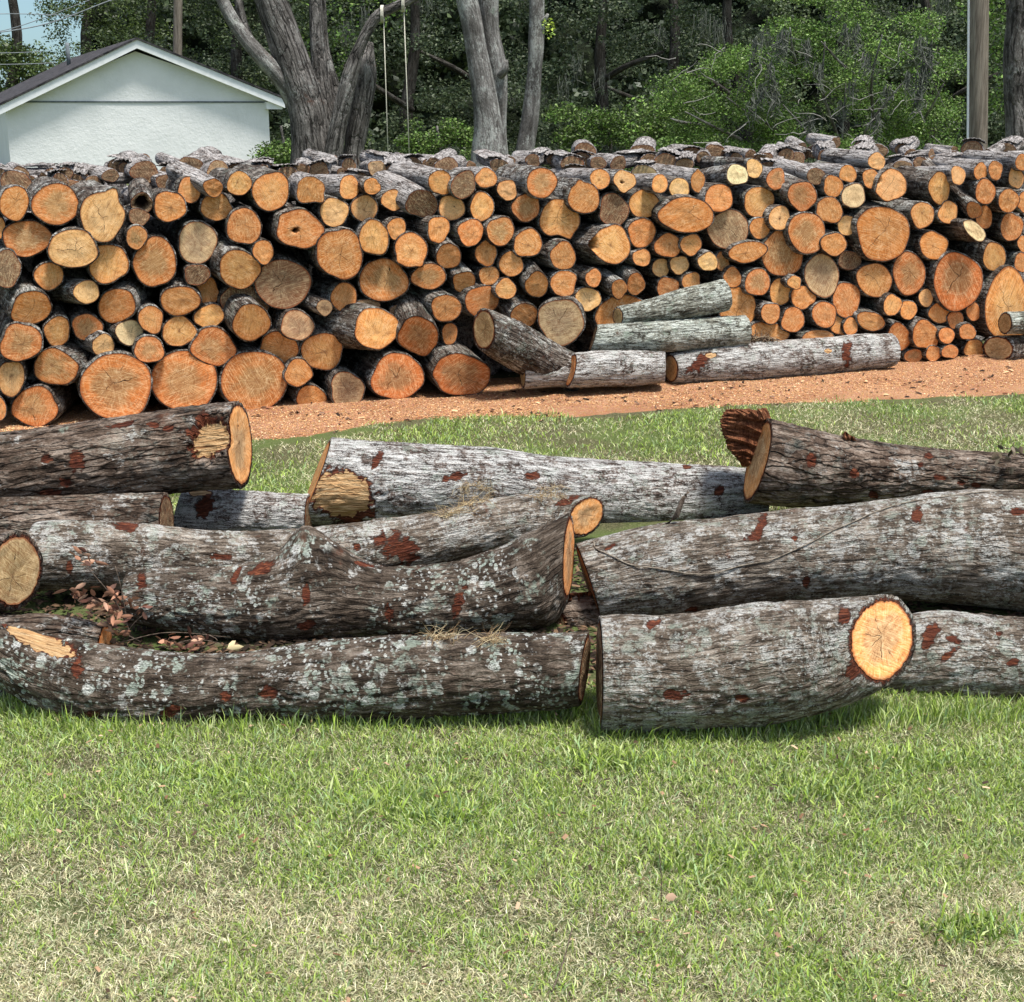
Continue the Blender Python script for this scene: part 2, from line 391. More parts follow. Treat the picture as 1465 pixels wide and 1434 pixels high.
    vattr(me, 'lc', lc, 'FLOAT_VECTOR'); vattr(me, 'scar', scar); vattr(me, 'wood', np.zeros(len(V)))
    o = link('cut_log', me, M['bark_top'] if weathered else M['bark_pile'])
    capp = [C+(p-C)*inr*.99 - a*.0015 for p in pts]
    if crk is None: crk = rs.choice([0, .3, .5, .8]) if tone not in 'WTG' else rs.choice([.6, 1])
    cm = cap_mesh(capp, C-a*.0015, -a, tone, seed, crk, holes=holes)
    co = link('cut_face', cm, M['cut'], o)
    if peel: loose_bark(o, pts, C, a, Rm, L, rs)
    return o

TL = {'A': (0, 220), 'B': (250, 220), 'C': (500, 220), 'D': (750, 200), 'E': (1000, 190), 'F': (1215, 190),
      'G': (0, 410), 'H': (250, 400), 'I': (500, 400), 'J': (750, 380), 'K': (1000, 370), 'L': (1215, 370)}
Z = 5.86
# tile x y rx ry tone  [key=value ...]   measured on enlarged tiles of the photograph
FRONT = """
A 120 415 125 148 o
A 465 425 195 178 t irr=.03
A 855 530 185 205 y irr=.05 lobe=62:.38:16 off=-.08 crk=1
A 1423 443 143 125 o
A 225 710 210 150 t rot=8 irr=.05
A -10 620 50 100 o
A 610 798 208 165 y rot=6 crk=1 off=-.08 irr=.045
A 905 920 178 160 p rot=-15 irr=.06 off=-.03
A 1145 700 90 100 t yaw=0
A 1165 530 88 72 b
A 1190 415 95 85 d pit=8 length=.35 off=.03 hole=0:0:.6:.08
A 1300 910 175 212 t
A 40 970 140 155 b off=-.02
A 410 1025 122 120 p
A 725 1160 108 102 y yaw=22 off=-.04
G 260 180 172 142 o rot=12 yaw=12 pit=12
G 175 470 176 162 t irr=.07
G 480 375 112 125 p pit=10
G 730 340 130 112 t
G 978 163 162 140 o rot=12 yaw=-22 pit=4 lobe=40:.06:30
G 1265 275 105 118 p
G 1085 385 115 112 Y yaw=18
G 865 490 98 88 y yaw=20 pit=5
G 1250 530 125 116 t
G 467 678 195 145 t rot=-8 irr=.06 yaw=-25
G 95 770 112 155 y irr=.06
G 975 840 302 272 T irr=.03 off=-.05 crk=1
G 295 1010 200 160 t yaw=-18
G 0 1030 50 100 o
H 35 435 143 128 p rot=-10 crk=1
H 80 850 272 255 t irr=.02 off=.02
H 45 178 168 125 o rot=8 yaw=-12 pit=8
B 122 305 98 110 p
B 322 285 80 80 o pit=12 yaw=28 off=-.03 wx=1 length=.36
B 345 450 132 115 o lobe=45:.12:25
B 540 250 106 102 p
B 805 318 160 160 p irr=.04 lobe=65:.08:18
B 1135 303 120 115 o lobe=-42:.34:16 wx=1
B 1335 490 126 120 y crk=1
B 580 610 142 160 o rot=20 irr=.05
B 190 745 166 176 G crk=.3 irr=.04
B 742 823 88 102 o
B 1050 635 190 165 o irr=.06 hole=-.08:.12:.11:.06 lobe=140:.16:13 off=-.08
B 542 968 170 165 p irr=.05 yaw=12 pit=12 off=-.04
B 905 1092 230 208 W crk=1
B 185 1015 105 92 d
H 275 100 100 115 o off=.10
C -80 840 190 214 o irr=.06 off=-.09 rot=0
H 1418 150 108 130 o yaw=12
H 290 308 132 96 p rot=10
H 640 360 160 152 p pit=18 yaw=8 off=-.05
H 585 200 200 165 b off=.06 crk=1
H 325 565 195 150 t irr=.07 rot=-20 off=.01
H 665 852 275 254 t irr=.025 crk=.3
H 870 578 160 148 o pit=14 yaw=-18
H 1025 385 140 128 G irr=.05
H 1255 235 66 68 G pit=12 yaw=30 off=-.05
H 1235 602 180 152 p rot=15 pit=8 irr=.05
H 1035 783 118 114 o
H 1145 992 128 104 o yaw=10 pit=6
H 1400 410 55 92 d off=.08
I -20 922 148 144 G crk=1
C -3 283 88 102 p yaw=34 wx=1
C 188 275 72 70 o
C 125 460 110 118 y
C 360 390 96 88 p
C 605 420 132 120 d pit=14 yaw=32 length=.38 wx=1
C 760 240 98 106 p yaw=35 pit=4 wx=1 length=.4
C 955 262 100 122 b rot=-20
C 1145 205 88 88 p wx=1
C 1322 305 82 90 y
C 855 455 112 108 y hole=.1:0:.05:.002
C 1110 445 102 122 p irr=.04
C 1480 450 120 120 t
C 205 705 128 150 p
C 395 628 78 95 o lobe=-60:.12:25 irr=.05 off=-.03
C 515 805 138 145 p irr=.03 lobe=-55:.2:12 lobe=-140:.14:12 off=-.05
C 745 635 92 116 o yaw=14
C 1015 660 106 118 o yaw=8
C 1265 650 120 118 t
C 830 860 108 105 o pit=14 yaw=8
C 1145 835 95 105 o
C 1355 925 105 106 o
D 30 868 120 120 o
C 285 1062 200 182 t rot=0 crk=.8 irr=.04
C 665 1030 145 110 t pit=8
C 961 1078 100 90 o pit=22 yaw=8
C 1170 1022 85 84 o
I 1310 80 92 84 p crk=1
J 0 415 112 102 o yaw=14 pit=14
I 1110 180 150 126 o rot=15 irr=.05 yaw=15 pit=4
I 810 240 126 118 o yaw=10 pit=8
I 840 455 66 94 o
I 150 215 105 48 b off=.05
I 225 410 186 174 p irr=.06 yaw=28 off=-.10 rot=-30
I 575 465 175 145 T pit=26 yaw=-6 off=-.06 irr=.05 lobe=-75:.25:20
I 400 815 212 198 T irr=.055 off=-.05
I 945 800 232 172 T irr=.06 lobe=180:.14:22 off=-.06 pit=10
I 390 265 50 50 d off=.06
D 145 362 130 128 t
D 500 490 132 135 o lobe=105:.22:12 lobe=140:.05:12
D 635 330 86 86 p wx=1
D 840 345 90 95 y irr=.09 hole=-.1:0:.12:.02
D 1135 370 70 80 p yaw=34 wx=1
D 1300 405 86 86 y rot=-30
E -10 410 62 90 o lobe=90:.2:14 wx=1
D 295 668 165 172 p irr=.03 lobe=-95:-.22:22 lobe=-60:.16:10
D 750 590 128 136 b crk=1
D 1005 540 130 122 p
D 1360 632 236 142 o irr=.04 rot=-3 crk=1 off=-.07
D 985 780 120 122 o irr=.05 crk=1
D 735 880 150 168 p irr=.05 yaw=18 off=-.03 lobe=180:.3:14 hole=-.95:.0:.25:.09
D 1205 888 112 105 o
D 1398 880 88 92 p crk=1
D 325 975 112 115 o yaw=10
D 985 990 76 76 p yaw=14
D 1145 1075 76 80 y yaw=12 crk=1
D 1300 1050 78 82 y
E 75 1082 82 82 y off=-.04
J 105 160 100 106 o pit=14
J 330 150 115 108 o crk=.8
J 580 105 66 80 o yaw=22
J 795 195 68 80 o yaw=22 pit=12
J 535 280 112 96 y crk=.8
J 935 155 78 92 o pit=14
J 1205 190 100 92 o
J 1400 135 80 78 o
J 310 470 195 188 G off=-.12 crk=1 yaw=-28 pit=2
J 815 425 225 178 o rot=12 off=.03
E 320 352 90 90 Y pit=-8 off=-.03
E 462 300 68 84 y
E 645 388 80 94 t yaw=6 wx=1
E 980 365 76 72 b yaw=18 pit=6 wx=1 length=.4
E 1248 345 74 76 o yaw=34 wx=1
E 1440 385 70 86 p
F 230 240 75 72 y wx=1
E 865 530 118 128 t pit=10 yaw=12
E 165 550 122 118 o lobe=40:.06:20
E 500 580 125 132 p yaw=4
E 1125 450 86 92 o
E 1295 530 100 106 Y irr=.05
E 1093 650 112 112 o
E 675 715 94 104 y hole=0:0:.03:.002
E 245 812 176 160 W crk=1 off=.02
E 510 800 90 90 o
E 905 840 152 178 t rot=12 irr=.03
E 1240 775 84 84 y irr=.07
E 1130 935 106 100 o
E 1262 1072 100 78 d
E 700 1015 178 185 T irr=.03 lobe=90:.14:28 off=.02
E 405 1000 158 88 o rot=12 irr=.04 lobe=0:.06:30
E 197 1080 60 86 t off=.05
K 1030 142 145 180 G irr=.035 rot=4 crk=.3
K 280 160 78 86 o
K 490 200 106 118 t yaw=8
K 680 280 92 116 p irr=.03
K 800 200 56 60 p irr=.1 off=-.05
K 870 325 108 96 o rot=-20
K 1235 345 120 146 o
L 210 180 150 140 p irr=.035 rot=-20 crk=1
K 320 410 162 168 o rot=-25 off=.02
K 600 460 86 86 o yaw=8
K 787 515 100 106 o
K 1050 470 105 112 o
K 1215 550 116 100 o off=.04
L 180 525 120 80 o rot=-12 pit=6
K 575 650 175 118 o off=.0
K 1000 680 130 90 o off=.03
L 10 570 62 76 o
F 355 440 128 132 y irr=.06 lobe=200:.2:14 hole=-1:-.35:.26:.07 off=-.06
F 755 465 92 136 p yaw=16 pit=6
F 912 357 62 82 y yaw=22 wx=1
F 1100 325 58 74 o yaw=24 wx=1
F 1225 315 62 80 o yaw=12 wx=1
F 1398 375 64 98 y yaw=14
F 1455 250 64 74 o yaw=24 wx=1
F 281 845 226 222 o irr=.05 off=-.03 crk=.6
F 612 690 96 116 p
F 828 670 84 98 p
F 1140 495 88 106 o rot=0
F 1335 570 88 100 o yaw=10
F 1470 580 62 96 o
F 1045 648 66 72 o rot=20 pit=24 yaw=18
F 1130 710 72 100 o off=.06
F 1050 820 60 118 Y rot=48 yaw=20 off=-.12 crk=1
F 1360 790 95 122 o rot=-10
F 705 945 118 120 o crk=1
F 1215 1040 95 126 p pit=6
L 500 125 135 182 t rot=0 irr=.03
L 910 185 208 225 T irr=.035 lobe=-100:.12:28 pit=6 off=-.02
L 1445 35 64 80 o
F 1455 930 46 70 o
L 360 390 76 92 p crk=.8
L 495 432 71 84 o
L 642 330 63 76 y
L 758 455 96 86 o
L 890 515 71 76 o
L 1040 445 59 82 o
L 1330 400 195 298 p irr=.05 rot=0 crk=.8 off=-.04
L 415 660 98 118 o pit=8 yaw=14
L 638 640 113 122 o pit=4
L 815 645 68 70 o
L 990 615 71 70 o
L 1045 755 86 78 p
L 845 780 70 60 o
L 705 797 66 66 o
L 540 818 78 62 t
"""
BACK = """
A 130 235 135 95 b
A 430 170 92 80 g
A 500 230 65 70 d
A 630 235 80 70 d
A 780 245 68 64 b
A 900 190 90 60 g
A 985 110 85 65 d
A 1210 155 130 92 b
A 1050 140 55 70 d
A 1400 245 105 75 b
A 1215 40 90 60 g
A 610 300 95 85 b
A 250 230 95 70 g
A 10 190 50 60 d
A 700 190 80 60 g
B 125 110 112 88 b
B 85 160 78 68 b
B 365 145 102 88 W
B 540 125 92 50 d
B 750 120 90 68 W
B 945 170 92 62 d
B 690 205 65 48 d
B 1060 140 82 58 d
B 1205 150 94 80 W
B 1390 150 75 58 g
B 1330 60 110 70 g
C 230 125 78 74 G
C 400 155 118 76 b
C 520 95 100 62 b
C 815 115 106 85 b
C 1320 175 72 66 b
C 100 200 48 44 d
C 1460 255 60 50 b
C 1340 70 110 72 g
C 340 50 100 55 g
C 1020 100 90 60 g
C 1440 180 60 45 d
C 640 80 80 50 g
D 400 200 100 80 b
D 505 95 102 85 b
D 620 180 72 55 d
D 790 170 132 82 g
D 1000 255 108 68 k
D 985 85 112 66 b
D 1180 165 96 82 W
D 1345 185 76 60 W
D 1400 95 92 60 d
D 420 265 76 54 d
D 200 130 110 70 g
D 60 180 90 60 g
D 900 110 70 50 g
E 130 130 92 62 b
E 40 180 64 54 d
E 545 200 86 66 b
E 600 265 92 50 d
E 90 355 78 64 b
E 750 315 68 60 b
E 150 255 84 50 d
E 1060 180 66 74 b
E 820 190 90 90 g
E 1150 40 80 55 g
E 430 150 90 60 g
E 730 170 70 70 b
E 950 120 110 70 g
E 860 90 70 55 g
F 100 115 88 66 b
F 110 195 94 78 b
F 240 130 78 68 d
F 450 120 72 56 b
F 445 260 78 60 W
F 600 225 68 56 b
F 770 220 74 50 b
F 1030 105 92 66 b
F 1320 110 78 52 W
F 690 140 90 50 g
F 880 110 90 45 g
F 560 170 80 45 g
F 1160 140 90 50 g
F 950 170 100 50 g
"""
def parse(txt):
    out = []
    for ln in txt.strip().splitlines():
        f = ln.split(); ox, oy = TL[f[0]]; kw = {'lobes': [], 'holes': []}
        for t in f[6:]:
            k, v = t.split('=')
            if k == 'lobe': kw['lobes'].append(tuple(float(q) for q in v.split(':')))
            elif k == 'hole': kw['holes'].append(tuple(float(q) for q in v.split(':')))
            elif k == 'wx': kw['weathered'] = True
            else: kw[k] = float(v)
        out.append((ox+float(f[1])/Z, oy+float(f[2])/Z, float(f[3])/Z, float(f[4])/Z, f[5], kw))
    return out
LAND = [(62, "at the pile's left end"), (125, "below the house roof's left slope"), (190, "just left of the house's gable peak"),
 (255, "just right of the house's gable peak"), (320, "below the roof's right slope"), (390, "below the house's right eave"),
 (455, "below the thick leaning dark trunk"), (520, "below the rear forked dark trunks"), (570, "below the left swing rope"),
 (625, "below the right swing rope"), (680, "just left of the pale twin trunk"), (735, "below the pale twin trunk"),
 (790, "below the slim leaning pale trunk"), (850, "just right of the slim leaning trunk"), (905, "above the topmost loose log's left end"),
 (955, "above the topmost loose log's middle"), (1010, "below the green bush's left edge"), (1065, "above the topmost loose log's right end"),
 (1130, "left of the green bush's middle"), (1200, "below the green bush's middle"), (1265, "right of the green bush's middle"),
 (1330, "below the green bush's right edge"), (1395, "below the utility pole's left side"), (2000, "at the pile's right end")]
ORD = "first second third fourth fifth sixth seventh eighth ninth tenth eleventh twelfth thirteenth fourteenth fifteenth sixteenth seventeenth".split()
TW = {'o': 'orange', 'p': 'light orange', 'y': 'pale yellowish', 'Y': 'bright yellow', 't': 'tan-hearted orange', 'T': 'tan-centred orange',
      'b': 'brown', 'd': 'dark brown', 'W': 'cracked grey-brown', 'G': 'dry greyish tan', 'g': 'grey barked', 'k': 'tan'}
def colname(x):
    for q, (m, s) in enumerate(LAND):
        if x < m: return q, s
def label_all(rows, objs, back):
    cols = {}
    for r, o in zip(rows, objs): cols.setdefault(colname(r[0])[0], []).append((r, o))
    for q, lst in cols.items():
        lst.sort(key=(lambda t: t[0][0]) if back else (lambda t: t[0][1]))
        for k, (r, o) in enumerate(lst):
            s = (r[2]+r[3])/2; sz = 'small' if s < 15.5 else ('large' if s > 27 else 'mid-sized')
            if back: lab = f"{sz} {TW[r[4]]} rear-row log, {ORD[k]} from left {colname(r[0])[1]}"
            else: lab = f"{sz} {TW[r[4]]} log end, {ORD[k]} from top {colname(r[0])[1]}"
            tag(o, lab[0].upper()+lab[1:], 'log', 'old grey logs on the rear rows of the stack' if back else 'sawn logs stacked in the front row of the pile')
rows = parse(FRONT); objs = []
for (x, y, rx, ry, tone, kw) in rows:
    objs.append(pile_log(x, y, rx*1.055, ry*1.055, tone, **kw))
label_all(rows, objs, False)
rowsb = parse(BACK); objs = []
for q in range(34):      # the rest of the rough old layer along the top
    x = 20+q*43+R.uniform(-14, 14); sil = np.interp(x, [0, 50, 180, 300, 400, 500, 750, 900, 1000, 1200, 1300, 1465], [240, 236, 232, 224, 232, 222, 218, 216, 212, 203, 208, 206])
    rowsb.append((x, sil+R.uniform(9, 19), R.uniform(9, 15), R.uniform(8, 12), R.choice('gggbdd'), {'lobes': [], 'holes': []}))
for (x, y, rx, ry, tone, kw) in rowsb:
    topline = 252 - 27*(x/1465)            # higher in the picture = further back
    y += 5*max(0, min(1, (x-700)/300)); off = .42 + max(0, (topline-y))*.036 + R.uniform(0, .1)
    y0_ = (math.degrees(math.atan2(-(x-CX)/F, 1))-math.degrees(math.atan2(-NB.x, NB.y)))*.85
    if tone == 'g': o = pile_log(x, y+2, ry*.85, ry*.85, 'd', off=off+.1, yaw=y0_+R.uniform(15, 48)*R.choice([-1, 1]), pit=R.uniform(-8, 12), weathered=True, irr=.08, length=.36, free=True, peel=R.random() < .2, **kw)
    else: o = pile_log(x, y, rx, ry, tone, off=off, weathered=True, irr=.06, yaw=y0_+R.uniform(-16, 16), pit=R.uniform(-5, 5), length=.5, free=True, peel=R.random() < .5, **kw)
    objs.append(o)
label_all(rowsb, objs, True)
PILE_ROOT = [o for o in COL.objects if o.parent is None and o.type == 'MESH']
for o in PILE_ROOT:
    v = o.data.vertices; z0 = min(q.co.z for q in v); c = sum((q.co for q in v), Vector())/len(v); p = Vector((c.x, c.y, z0))
    for ch in o.children: ch.data.transform(Matrix.Translation(-p))
    setpivot(o, p)

# the inside of the stack: logs hidden behind the front row
def heap():
    V = []; Fs = []; lc = []
    span = (GR-GL).length
    for row in range(3):
        y0 = .62 + row*.62
        top = [1.16, 1.22, 1.28][row]
        z = .09; lev = 0
        while z < top:
            x = -.6 - (lev % 2)*.09
            while x < span+1.0:
                r = R.uniform(.075, .10); L = .56
                P = GL + U*x + NB*(y0+R.uniform(-.04, .04)) + Vector((0, 0, z+R.uniform(-.02, .02)))
                P.z = max(P.z, r)
                b = len(V); n = 14; sd = R.random()*50
                for s in (0, L):
                    for j in range(n):
                        th = 2*math.pi*j/n; d = U*math.cos(th)*r + Vector((0, 0, math.sin(th)*r))
                        V.append(P + d*(1+.05*math.sin(3*th+sd)) + NB*s); lc.append((r*math.cos(th), r*math.sin(th), s+sd))
                for j in range(n): Fs.append((b+j, b+(j+1) % n, b+n+(j+1) % n, b+n+j))
                Fs.append(tuple(b+j for j in reversed(range(n)))); Fs.append(tuple(b+n+j for j in range(n)))
                x += r*2+.005
            z += .155; lev += 1
    me = mesh(V, Fs, 'heap'); vattr(me, 'lc', lc, 'FLOAT_VECTOR'); vattr(me, 'scar', np.zeros(len(V))); vattr(me, 'wood', np.zeros(len(V)))
    o = link('log_heap', me, M['bark_top'], smooth=False)
    tag(o, "mass of old grey logs filling the stack behind the front row", 'logs', kind='stuff')
heap()
# ------------------------------------------------------------ the big loose logs
def catmull(P, n):
    P = [np.array(p, float) for p in P]; P = [2*P[0]-P[1]]+P+[2*P[-1]-P[-2]]; m = len(P)-3; out = []
    for q in range(n):
        t = q/(n-1)*m; i = min(int(t), m-1); f = t-i; a, b, c, d = P[i:i+4]
        out.append(.5*((2*b)+(-a+c)*f+(2*a-5*b+4*c-d)*f*f+(-a+3*b-3*c+d)*f**3))
    return np.array(out)
LOGS = {}
def big_log(name, st, label, mat, Y=None, n0=None, n1=None, res=.0075, nu=150, scars=(), bumps=(), tone=('p', 'p'), seed=1.0, ground=True,
            ridge=.008, lump=.06, holes0=(), holes1=(), caps=(1, 1), rimred=.8, group='felled logs lying on the grass'):
    """st: (x, top, bottom) measured on the photo; the log lies on the ground unless Y=(Y at first, Y at last) is given"""
    xs = np.array([s[0] for s in st], float)
    if Y is None:
        Ys = []
        for (x, t, b) in st:
            lo, hi = 2.2, 20.0
            for _ in range(50):
                m = (lo+hi)/2; P = atY(x, (t+b)/2, m); r = (b-t)/2*zdist(P)/F*.985
                if P.z > r: lo = m
                else: hi = m
            Ys.append(lo)
        k = np.polyfit(xs, Ys, 1); Yf = lambda x: k[0]*x+k[1]
    elif isinstance(Y, (int, float)): Yf = lambda x: Y
    else: Yf = lambda x: Y[0]+(Y[1]-Y[0])*(x-xs[0])/(xs[-1]-xs[0])
    pr = []
    for (x, t, b) in st:
        P = atY(x, (t+b)/2, Yf(x)); pr.append((P.x, P.y, P.z, (b-t)/2*zdist(P)/F*.985))
    pr = np.array(pr); L = np.linalg.norm(np.diff(pr[:, :3], axis=0), axis=1).sum()
    nv = int(L/res)
    D = catmull(pr, nv*3); s = np.concatenate([[0], np.cumsum(np.linalg.norm(np.diff(D[:, :3], axis=0), axis=1))])
    ss = np.linspace(0, s[-1], nv); D = np.stack([np.interp(ss, s, D[:, q]) for q in range(4)], 1)
    Ct, Rr = D[:, :3], D[:, 3]
    T = np.gradient(Ct, axis=0); T /= np.linalg.norm(T, axis=1)[:, None]
    up = np.array([0, 0, 1.0]); Bv = up-T*(T@up)[:, None]; Bv /= np.linalg.norm(Bv, axis=1)[:, None]; Nv = np.cross(Bv, T)
    th = np.linspace(0, 2*np.pi, nu, endpoint=False); c, sn = np.cos(th), np.sin(th)
    Dir = Nv[:, None, :]*c[None, :, None] + Bv[:, None, :]*sn[None, :, None]
    lc = np.stack([np.broadcast_to(c*Rr.mean(), (nv, nu)), np.broadcast_to(sn*Rr.mean(), (nv, nu)), np.broadcast_to(ss[:, None], (nv, nu))], 2).reshape(-1, 3) + np.array([0, 0, seed*9.7])
    low = fbm(lc*np.array([6, 6, 2.6]), 3, int(seed*7))*lump
    q = lc*np.array([1, 1, .22]) + .02*np.stack([vnoise(lc*9, 1), vnoise(lc*9, 2), vnoise(lc*9, 3)], 1)
    n1_ = 1-np.abs(fbm(q*46, 3, 31))*2.2; n2_ = fbm(q*95, 3, 44)
    disp = (n1_*.6+n2_*.6)*ridge
    RR = (Rr[:, None]*(1+low.reshape(nv, nu))+disp.reshape(nv, nu))
    V = Ct[:, None, :] + Dir*RR[:, :, None]
    # oblique saw cuts
    for e, nn in ((0, n0), (1, n1)):
        if nn is None: continue
        nn = np.array(nn, float); nn /= np.linalg.norm(nn); idx = 0 if e == 0 else nv-1
        Ce, Te, Re = Ct[idx], T[idx], Rr[idx]; reach = max(1.3, 2.3*math.tan(math.acos(min(1, abs(float(nn@Te))))))*Re
        w = np.clip(1-np.abs(ss-ss[idx])/reach, 0, 1); w = w**1.3
        rel = V-Ce; along = rel@Te; base = V - Te*along[..., None]
        t = -((base-Ce)@nn)/(Te@nn)
        V = V + Te[None, None]*(t*w[:, None])[..., None]
    Vf = V.reshape(-1, 3); dirf = Dir.reshape(-1, 3)
    px, py = project(Vf); view = Vf-EYE; facing = ((dirf*view).sum(1) < 0)
    for (bx, by, bs, bh) in bumps:
        g = np.exp(-(((px-bx)/bs[0])**2+((py-by)/bs[1])**2))*facing
        Vf = Vf + dirf*(g*bh)[:, None]
    scar = np.zeros(len(Vf)); wood = np.zeros(len(Vf))
    for sc in scars:
        x, y, rx, ry, rot, typ = sc[:6]; dep = sc[6] if len(sc) > 6 else .006
        rx *= .85; ry *= .85
        a = rad(rot); dx, dy = px-x, py-y; u = (dx*math.cos(a)+dy*math.sin(a))/rx; v = (-dx*math.sin(a)+dy*math.cos(a))/ry
        d = np.hypot(u, v)+(.5 if typ == 'w' else 1.0)*fbm(np.c_[px/(9 if typ == 'w' else 7), py/(9 if typ == 'w' else 7), np.full(len(px), seed)], 4, 17, .65)
        m = np.clip((1.25-d)/.75, 0, 1)*facing
        if typ == 'r': scar = np.maximum(scar, m)
        else: wood = np.maximum(wood, np.clip((1.0-d)/.2, 0, 1)*facing); m = np.clip((1.15-d)/.3, 0, 1)*facing; scar = np.maximum(scar, m)
        Vf = Vf - dirf*(m*(dep+(.004 if typ == 'r' else .0012)*fbm(q*80, 2, 3)))[:, None]
    V = Vf.reshape(nv, nu, 3)
    idx = np.arange(nv*nu).reshape(nv, nu); nx = np.roll(idx, -1, 1)
    quads = np.stack([idx[:-1], nx[:-1], nx[1:], idx[1:]], 2).reshape(-1, 4)
    Fs = [tuple(f) for f in quads.tolist()]
    allV = Vf.copy(); caplist = []
    for e in (0, 1):
        ringi = idx[0] if e == 0 else idx[-1]; ring = Vf[ringi]; cen = ring.mean(0)
        nn = np.cross(ring[nu//4]-cen, ring[0]-cen); nn /= np.linalg.norm(nn)
        if (nn@T[0 if e == 0 else -1])*(1 if e else -1) < 0: nn = -nn
        k = 1-min(.14, .018/Rr[0 if e == 0 else -1])
        inner = cen+(ring-cen)*k; inner = inner - ((inner-cen)@nn)[:, None]*nn*.85
        b = len(allV); allV = np.concatenate([allV, inner]); lc = np.concatenate([lc, lc[ringi]*np.array([.9, .9, 1])])
        scar = np.concatenate([scar, np.full(nu, rimred)]); wood = np.concatenate([wood, np.zeros(nu)])
        for j in range(nu):
            f = (int(ringi[j]), int(ringi[(j+1) % nu]), b+(j+1) % nu, b+j); Fs.append(f if e else tuple(reversed(f)))
        if not caps[e]: Fs.append(tuple(b+j for j in (range(nu) if e else reversed(range(nu)))))
        caplist.append((inner, cen, nn))
    me = mesh(allV, [tuple(reversed(f)) for f in Fs], name)
    vattr(me, 'lc', lc, 'FLOAT_VECTOR'); vattr(me, 'scar', scar); vattr(me, 'wood', wood)
    o = link(name, me, M[mat])
    tag(o, label, 'log', group)
    bvh = BVHTree.FromPolygons([Vector(v) for v in allV], [tuple(f) for f in quads.tolist()])
    p = Vector((Ct[:, 0].mean(), Ct[:, 1].mean(), Vf[:, 2].min()))
    for e in (0, 1):
        if not caps[e]: continue
        inner, cen, nn = caplist[e]; step = 2; rim = inner[::step]*.995+cen*.005+nn*.002
        if e == 0: rim = rim[::-1]
        cm = cap_mesh(rim, cen+nn*.002, nn, tone[e], (seed*.377+e*.31) % 1, .6, rings=14, bumpy=.005, holes=(holes1 if e else holes0))
        co = link('cut_face', cm, M['cut'], o); co.data.transform(Matrix.Translation(-p))
    setpivot(o, p)
    LOGS[label] = bvh; o['_p'] = 0; del o['_p']
    print('LOG', label[:40], 'Y', round(float(Ct[0, 1]), 2), round(float(Ct[-1, 1]), 2), 'zmin', round(float(Vf[:, 2].min()), 3), 'r', Rr.min().round(3), Rr.max().round(3))
    return o, bvh
def hit(bvh, px, py):
    h = bvh.ray_cast(Vector((0, 0, CH)), ray(px, py).normalized()); return h[0], h[1]

logA, bA = big_log('tree_log', [(-12, 888, 962), (50, 903, 1003), (100, 916, 1028), (150, 924, 1038), (220, 932, 1042), (300, 937, 1038), (380, 930, 1033), (460, 918, 1030), (560, 912, 1027), (660, 908, 1022), (750, 907, 1018), (836, 906, 1008)],
    "long curved lichen-spotted log, lowest at left, with a split pale patch", 'bark_mossy', n0=(-1, -.25, .5), n1=(1, -.22, -.05), seed=1.3, tone=('y', 'd'), nu=170, res=.006,
    scars=[(60, 915, 62, 20, 24, 'w', .012), (383, 992, 16, 13, 0, 'r'), (245, 1020, 20, 11, -30, 'r'), (345, 931, 22, 4, 0, 'r', .002), (110, 955, 10, 24, 10, 'r', .003), (322, 996, 10, 9, 0, 'r', .002), (130, 1022, 18, 7, 0, 'r', .002)])
logB, bB = big_log('tree_log', [(858, 885, 1045), (900, 882, 1047), (960, 884, 1046), (1020, 876, 1044), (1080, 866, 1038), (1140, 860, 1026), (1200, 856, 1006), (1262, 854, 976)],
    "thick grey log lying nearest the grass with bright round sawn face at its right end", 'bark_front', Y=(3.50, 3.47), n0=(-1, 0, .0), n1=(.62, -.70, .34), seed=2.1, tone=('d', 'n'), nu=180, res=.006,
    scars=[(932, 892, 15, 8, -20, 'r'), (965, 995, 22, 9, 0, 'r', .003), (1060, 1000, 14, 6, 0, 'r', .003), (1208, 880, 10, 16, 0, 'r', .003), (1225, 955, 14, 20, 30, 'r', .003)], holes1=((.02, -.5, .03, .003),))
logC, bC = big_log('tree_log', [(1190, 890, 1002), (1290, 883, 1004), (1340, 876, 1006), (1400, 880, 1006), (1470, 884, 1006), (1560, 884, 1006)],
    "grey-topped log lying at right behind the bright round sawn face", 'bark_front', Y=(3.84, 3.72), seed=3.4, n0=(-1, 0, 0), tone=('d', 'd'), nu=140,
    scars=[(1330, 910, 12, 26, 20, 'r', .003), (1360, 935, 20, 9, -35, 'r', .003), (1432, 905, 9, 4, 0, 'r'), (1450, 948, 12, 7, 0, 'r', .003), (1365, 915, 16, 6, 20, 'r', .003)])
logD, bD = big_log('tree_log', [(842, 776, 892), (900, 760, 888), (960, 747, 882), (1072, 735, 866), (1163, 727, 860), (1254, 717, 858), (1345, 706, 862), (1413, 700, 868), (1500, 700, 878), (1580, 702, 884)],
    "very long silvery log crossing the right half with a thin dry vine over it", 'bark_front', n0=(-1, -.12, -.30), seed=4.2, tone=('d', 'd'), nu=190, res=.006, ridge=.006,
    scars=[(1087, 755, 7, 26, 22, 'r'), (1080, 768, 16, 9, 0, 'r'), (873, 782, 10, 4, -20, 'r'), (1153, 834, 8, 14, 0, 'r', .004), (1312, 738, 9, 14, 0, 'r', .003), (1455, 732, 16, 6, 0, 'r', .003), (1137, 770, 6, 4, 0, 'r', .002), (990, 872, 10, 5, 0, 'r', .002)])
